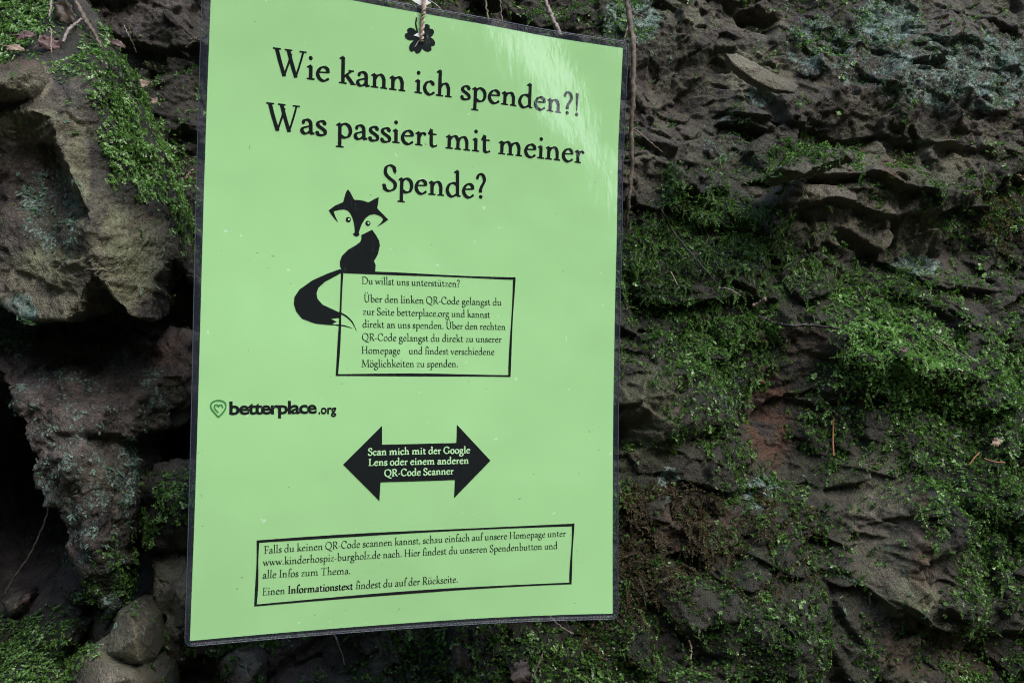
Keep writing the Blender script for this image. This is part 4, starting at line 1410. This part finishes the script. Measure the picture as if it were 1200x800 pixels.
TAIL = [(401.8, 316), (398, 315.4), (384, 320.4), (366, 328.5), (351, 339), (345, 348), (344.2, 356), (347, 365), (354, 373.5), (369, 378.9), (384, 380.6), (397.5, 381), (388.8, 379.3), (394.5, 377), (387.5, 373.4), (399.6, 372.2), (397, 368.8), (400, 367.6),
        (394.5, 364.5), (378, 357), (372, 350), (370.8, 344), (373, 337), (381, 330), (401.6, 318.8)]
fp = Print()
for poly in (HEAD, BODY, TAIL):
    poly = np.asarray(poly, float)
    fp.fill(sheet(poly[:, 0], poly[:, 1]), 0.004)
for pl, ws in (([(397, 365.8), (405, 370), (412.5, 377), (417.8, 387.6)], [0.00035, 0.0004, 0.0003, 0.00005]), ([(394, 380.6), (404, 381.8), (413, 384.6)], [0.0003, 0.00025, 0.00005])):
    q = smooth(np.array(pl), 6)
    fp.strip(sheet(q[:, 0], q[:, 1]), np.interp(np.linspace(0, 1, len(q)), np.linspace(0, 1, len(ws)), ws))
for ex, ey in ((547, 399), (763, 440)):
    c = sheet(np.array([350 + ex / 9.41]), np.array([215 + ey / 9.41]))[0]
    fp.disc(c, 0.00125, 20)
fox = fp.build('fox_drawing', INK, notice)
ep = Print(0.00028)
for ex, ey in ((553, 396), (768, 437)):
    c = sheet(np.array([350 + ex / 9.41]), np.array([215 + ey / 9.41]))[0]
    ep.disc(c, 0.0005, 14)
ep.build('eye_highlight', KNOCKOUT, fox)

# web address logo: green heart pin and heavy sans lettering
hp = Print()
k3 = lambda pts: zz(pts, 230, 455, 4.706)
for pl, hw, cl in (([(122, 158), (98, 132), (83, 112), (80, 92), (92, 74), (122, 66), (152, 74), (163, 94), (158, 116), (144, 136), (122, 158)], 0.00036, False),
                   ([(146, 108), (140, 92), (128, 92), (122, 100), (114, 90), (102, 94), (100, 108), (110, 122), (122, 134)], 0.00033, False)):
    q = smooth(k3(pl), 6)
    hp.strip(sheet(q[:, 0], q[:, 1]), hw)
hp.build('heart_logo', LOGO_GREEN, notice)


def sans(text, line, px_h, ref, offset, name, spacing=1.0):
    """heavy sans lettering from Blender's built-in face, bent onto the sheet"""
    c = bpy.data.curves.new(name, 'FONT')
    c.body = text
    c.offset = offset
    c.space_character = spacing
    c.resolution_u = 3
    tmp = bpy.data.objects.new(name, c)
    COL.objects.link(tmp)
    bpy.context.view_layer.update()
    me0 = tmp.evaluated_get(bpy.context.evaluated_depsgraph_get()).to_mesh()
    V = np.array([v.co[:2] for v in me0.vertices])
    Fs = [tuple(p.vertices) for p in me0.polygons]
    bpy.data.objects.remove(tmp)
    bpy.data.curves.remove(c)
    V[:, 0] -= V[:, 0].min()
    a, b = sheet(np.array([line[0][0], line[1][0]], float), np.array([line[0][1], line[1][1]], float))
    up = np.linalg.norm(sheet(np.array([line[0][0]], float), np.array([line[0][1] - px_h], float))[0] - a)
    ln = np.linalg.norm(b - a)
    e = (b - a) / ln
    nn = np.array([-e[1], e[0]])
    xz = a + V[:, 0:1] / V[:, 0].max() * ln * e + V[:, 1:2] / ref * up * nn
    me = bpy.data.meshes.new(name)
    me.from_pydata([tuple(v) for v in on_sheet(xz, 0.00018)], [], Fs)
    me.update()
    for p in me.polygons:
        if p.normal.y > 0: p.flip()
    return link(name, me, INK, notice)


sans('betterplace', [(268.7, 485.4), (371.3, 483.8)], 15.5, 0.72, 0.028, 'logo_text', 0.90)
sans('.org', [(373, 484.6), (394, 484.4)], 7.6, 0.50, 0.030, 'logo_ending', 1.0)

# four-leaf clover hole: dark fill stands in for the shade seen through it
cp = Print(0.0002)
CC = np.array([491.0, 45.2])
for dx, dy in ((-11.2, -5.6), (-4.6, 12.2), (12.0, 8.0), (10.5, -9.4)):
    d = np.array([dx, dy])
    ln = np.linalg.norm(d)
    e = d / ln
    nn = np.array([-e[1], e[0]])
    loc = [(-0.1, -0.10), (0.45, -0.42), (0.85, -0.58), (1.22, -0.48), (1.36, -0.22), (1.20, 0.0), (1.36, 0.22), (1.22, 0.48), (0.85, 0.58), (0.45, 0.42), (-0.1, 0.10)]
    q = smooth(np.array([CC + e * a * ln + nn * b * ln for a, b in loc]), 4, True)
    cp.fill(sheet(q[:, 0], q[:, 1]), 0.5)
q = smooth(np.array([(488.2, 20.8), (487.2, 27), (488.0, 33), (490, 42)]), 5)
cp.strip(sheet(q[:, 0], q[:, 1]), 0.0004)
cp.build('clover_dark_fill', CLOVER, notice)
# puckered film at the twine hole; white colour paints its glints and crease highlights
fl, FN, FLP, PNr = new_mat('film_glints')
PNr.inputs['Base Color'].default_value = (0.75, 0.78, 0.80, 1)
PNr.inputs['Roughness'].default_value = 0.15
tp = Print(0.0006)
for poly in ([(484.2, 42.2), (488, 39.8), (493, 38.2), (493.4, 44.6), (489, 43.6)],):
    poly = np.array(poly)
    tp.fill(sheet(poly[:, 0], poly[:, 1]), 0.5)
for a, b in (((492, 45.8), (485.5, 55.8)), ((503, 1), (516, 10.5))):
    q = np.array([a, ((a[0] + b[0]) / 2 + 0.4, (a[1] + b[1]) / 2 - 0.5), b])
    tp.strip(sheet(q[:, 0], q[:, 1]), [0.00006, 0.00012, 0.00004])
poly = np.array([(481, 0), (486, 3.5), (492, 6.8), (500, 6.5), (505, 4), (501, 1.5), (497, -3), (488, -4)])
tp.fill(sheet(poly[:, 0], poly[:, 1]), 0.5)
tp.build('film_glints', fl, notice)


# ------------------------------------------------------------------ twine and the root it is tied to
def twine():
    a = np.array([492.8, 48.0])
    pA = on_sheet(sheet(np.array([493.0]), np.array([47.5])), 0.0012)[0]
    pB = on_sheet(sheet(np.array([495.5]), np.array([2.0])), 0.0022)[0]
    top = np.array([pB[0] + 0.002, 0.004, pB[2] + 0.085])
    path = smooth([pA + np.array([0, 0.0012, -0.0008]), pA, pA * .5 + pB * .5, pB, pB * .5 + top * .5, top], 26)
    root = empty('twine', tuple(pA))
    r = np.random.default_rng(3)
    for ply in (0, 1):
        pts = []
        for i, p in enumerate(path):
            th = i * 0.42 + ply * math.pi
            pts.append(p - pA + 0.00056 * np.array([math.cos(th), math.sin(th), 0]))
        n = len(pts)
        V, T = [], []
        for i, p in enumerate(pts):
            for j in range(7):
                t = 2 * math.pi * j / 7
                V.append(tuple(p + 0.00070 * (1 + r.normal() * 0.12) * np.array([math.cos(t), math.sin(t), 0])))
        for i in range(n - 1):
            for j in range(7):
                T.append((i * 7 + j, i * 7 + (j + 1) % 7, (i + 1) * 7 + (j + 1) % 7, (i + 1) * 7 + j))
        me = bpy.data.meshes.new('strand')
        me.from_pydata(V, [], T)
        for p in me.polygons: p.use_smooth = True
        link('strand', me, JUTE, root)
    # stray fibres
    V, T = [], []
    for _ in range(70):
        p = path[r.integers(2, len(path))] - pA
        d = r.normal(size=3)
        d /= np.linalg.norm(d)
        q = p + d * r.uniform(0.001, 0.0026) + np.array([0, 0, -0.0006])
        s = np.cross(d, [0, 1, 0.1]) * 0.00005
        k = len(V)
        V += [tuple(p - s), tuple(p + s), tuple(q)]
        T.append((k, k + 1, k + 2))
    me = bpy.data.meshes.new('loose_fibres')
    me.from_pydata(V, [], T)
    link('loose_fibres', me, JUTE, root)
    tag(root, 'two-strand brown jute twine holding up the green notice at its clover', 'twine')
    return top


top = twine()
pts = [top + np.array([-0.10, 0.16, 0.03]), top + np.array([-0.05, 0.05, 0.012]), top + np.array([0, 0.0, 0.002]), top + np.array([0.05, 0.03, 0.006]), top + np.array([0.10, 0.14, 0.0])]
o = link('overhead_root', tube_mesh('overhead_root', pts, [0.005, 0.004, 0.0035, 0.004, 0.005], 9, 0.0003, 4), BARK)
tag(o, 'bent brown root above the notice from which the twine hangs', 'root')
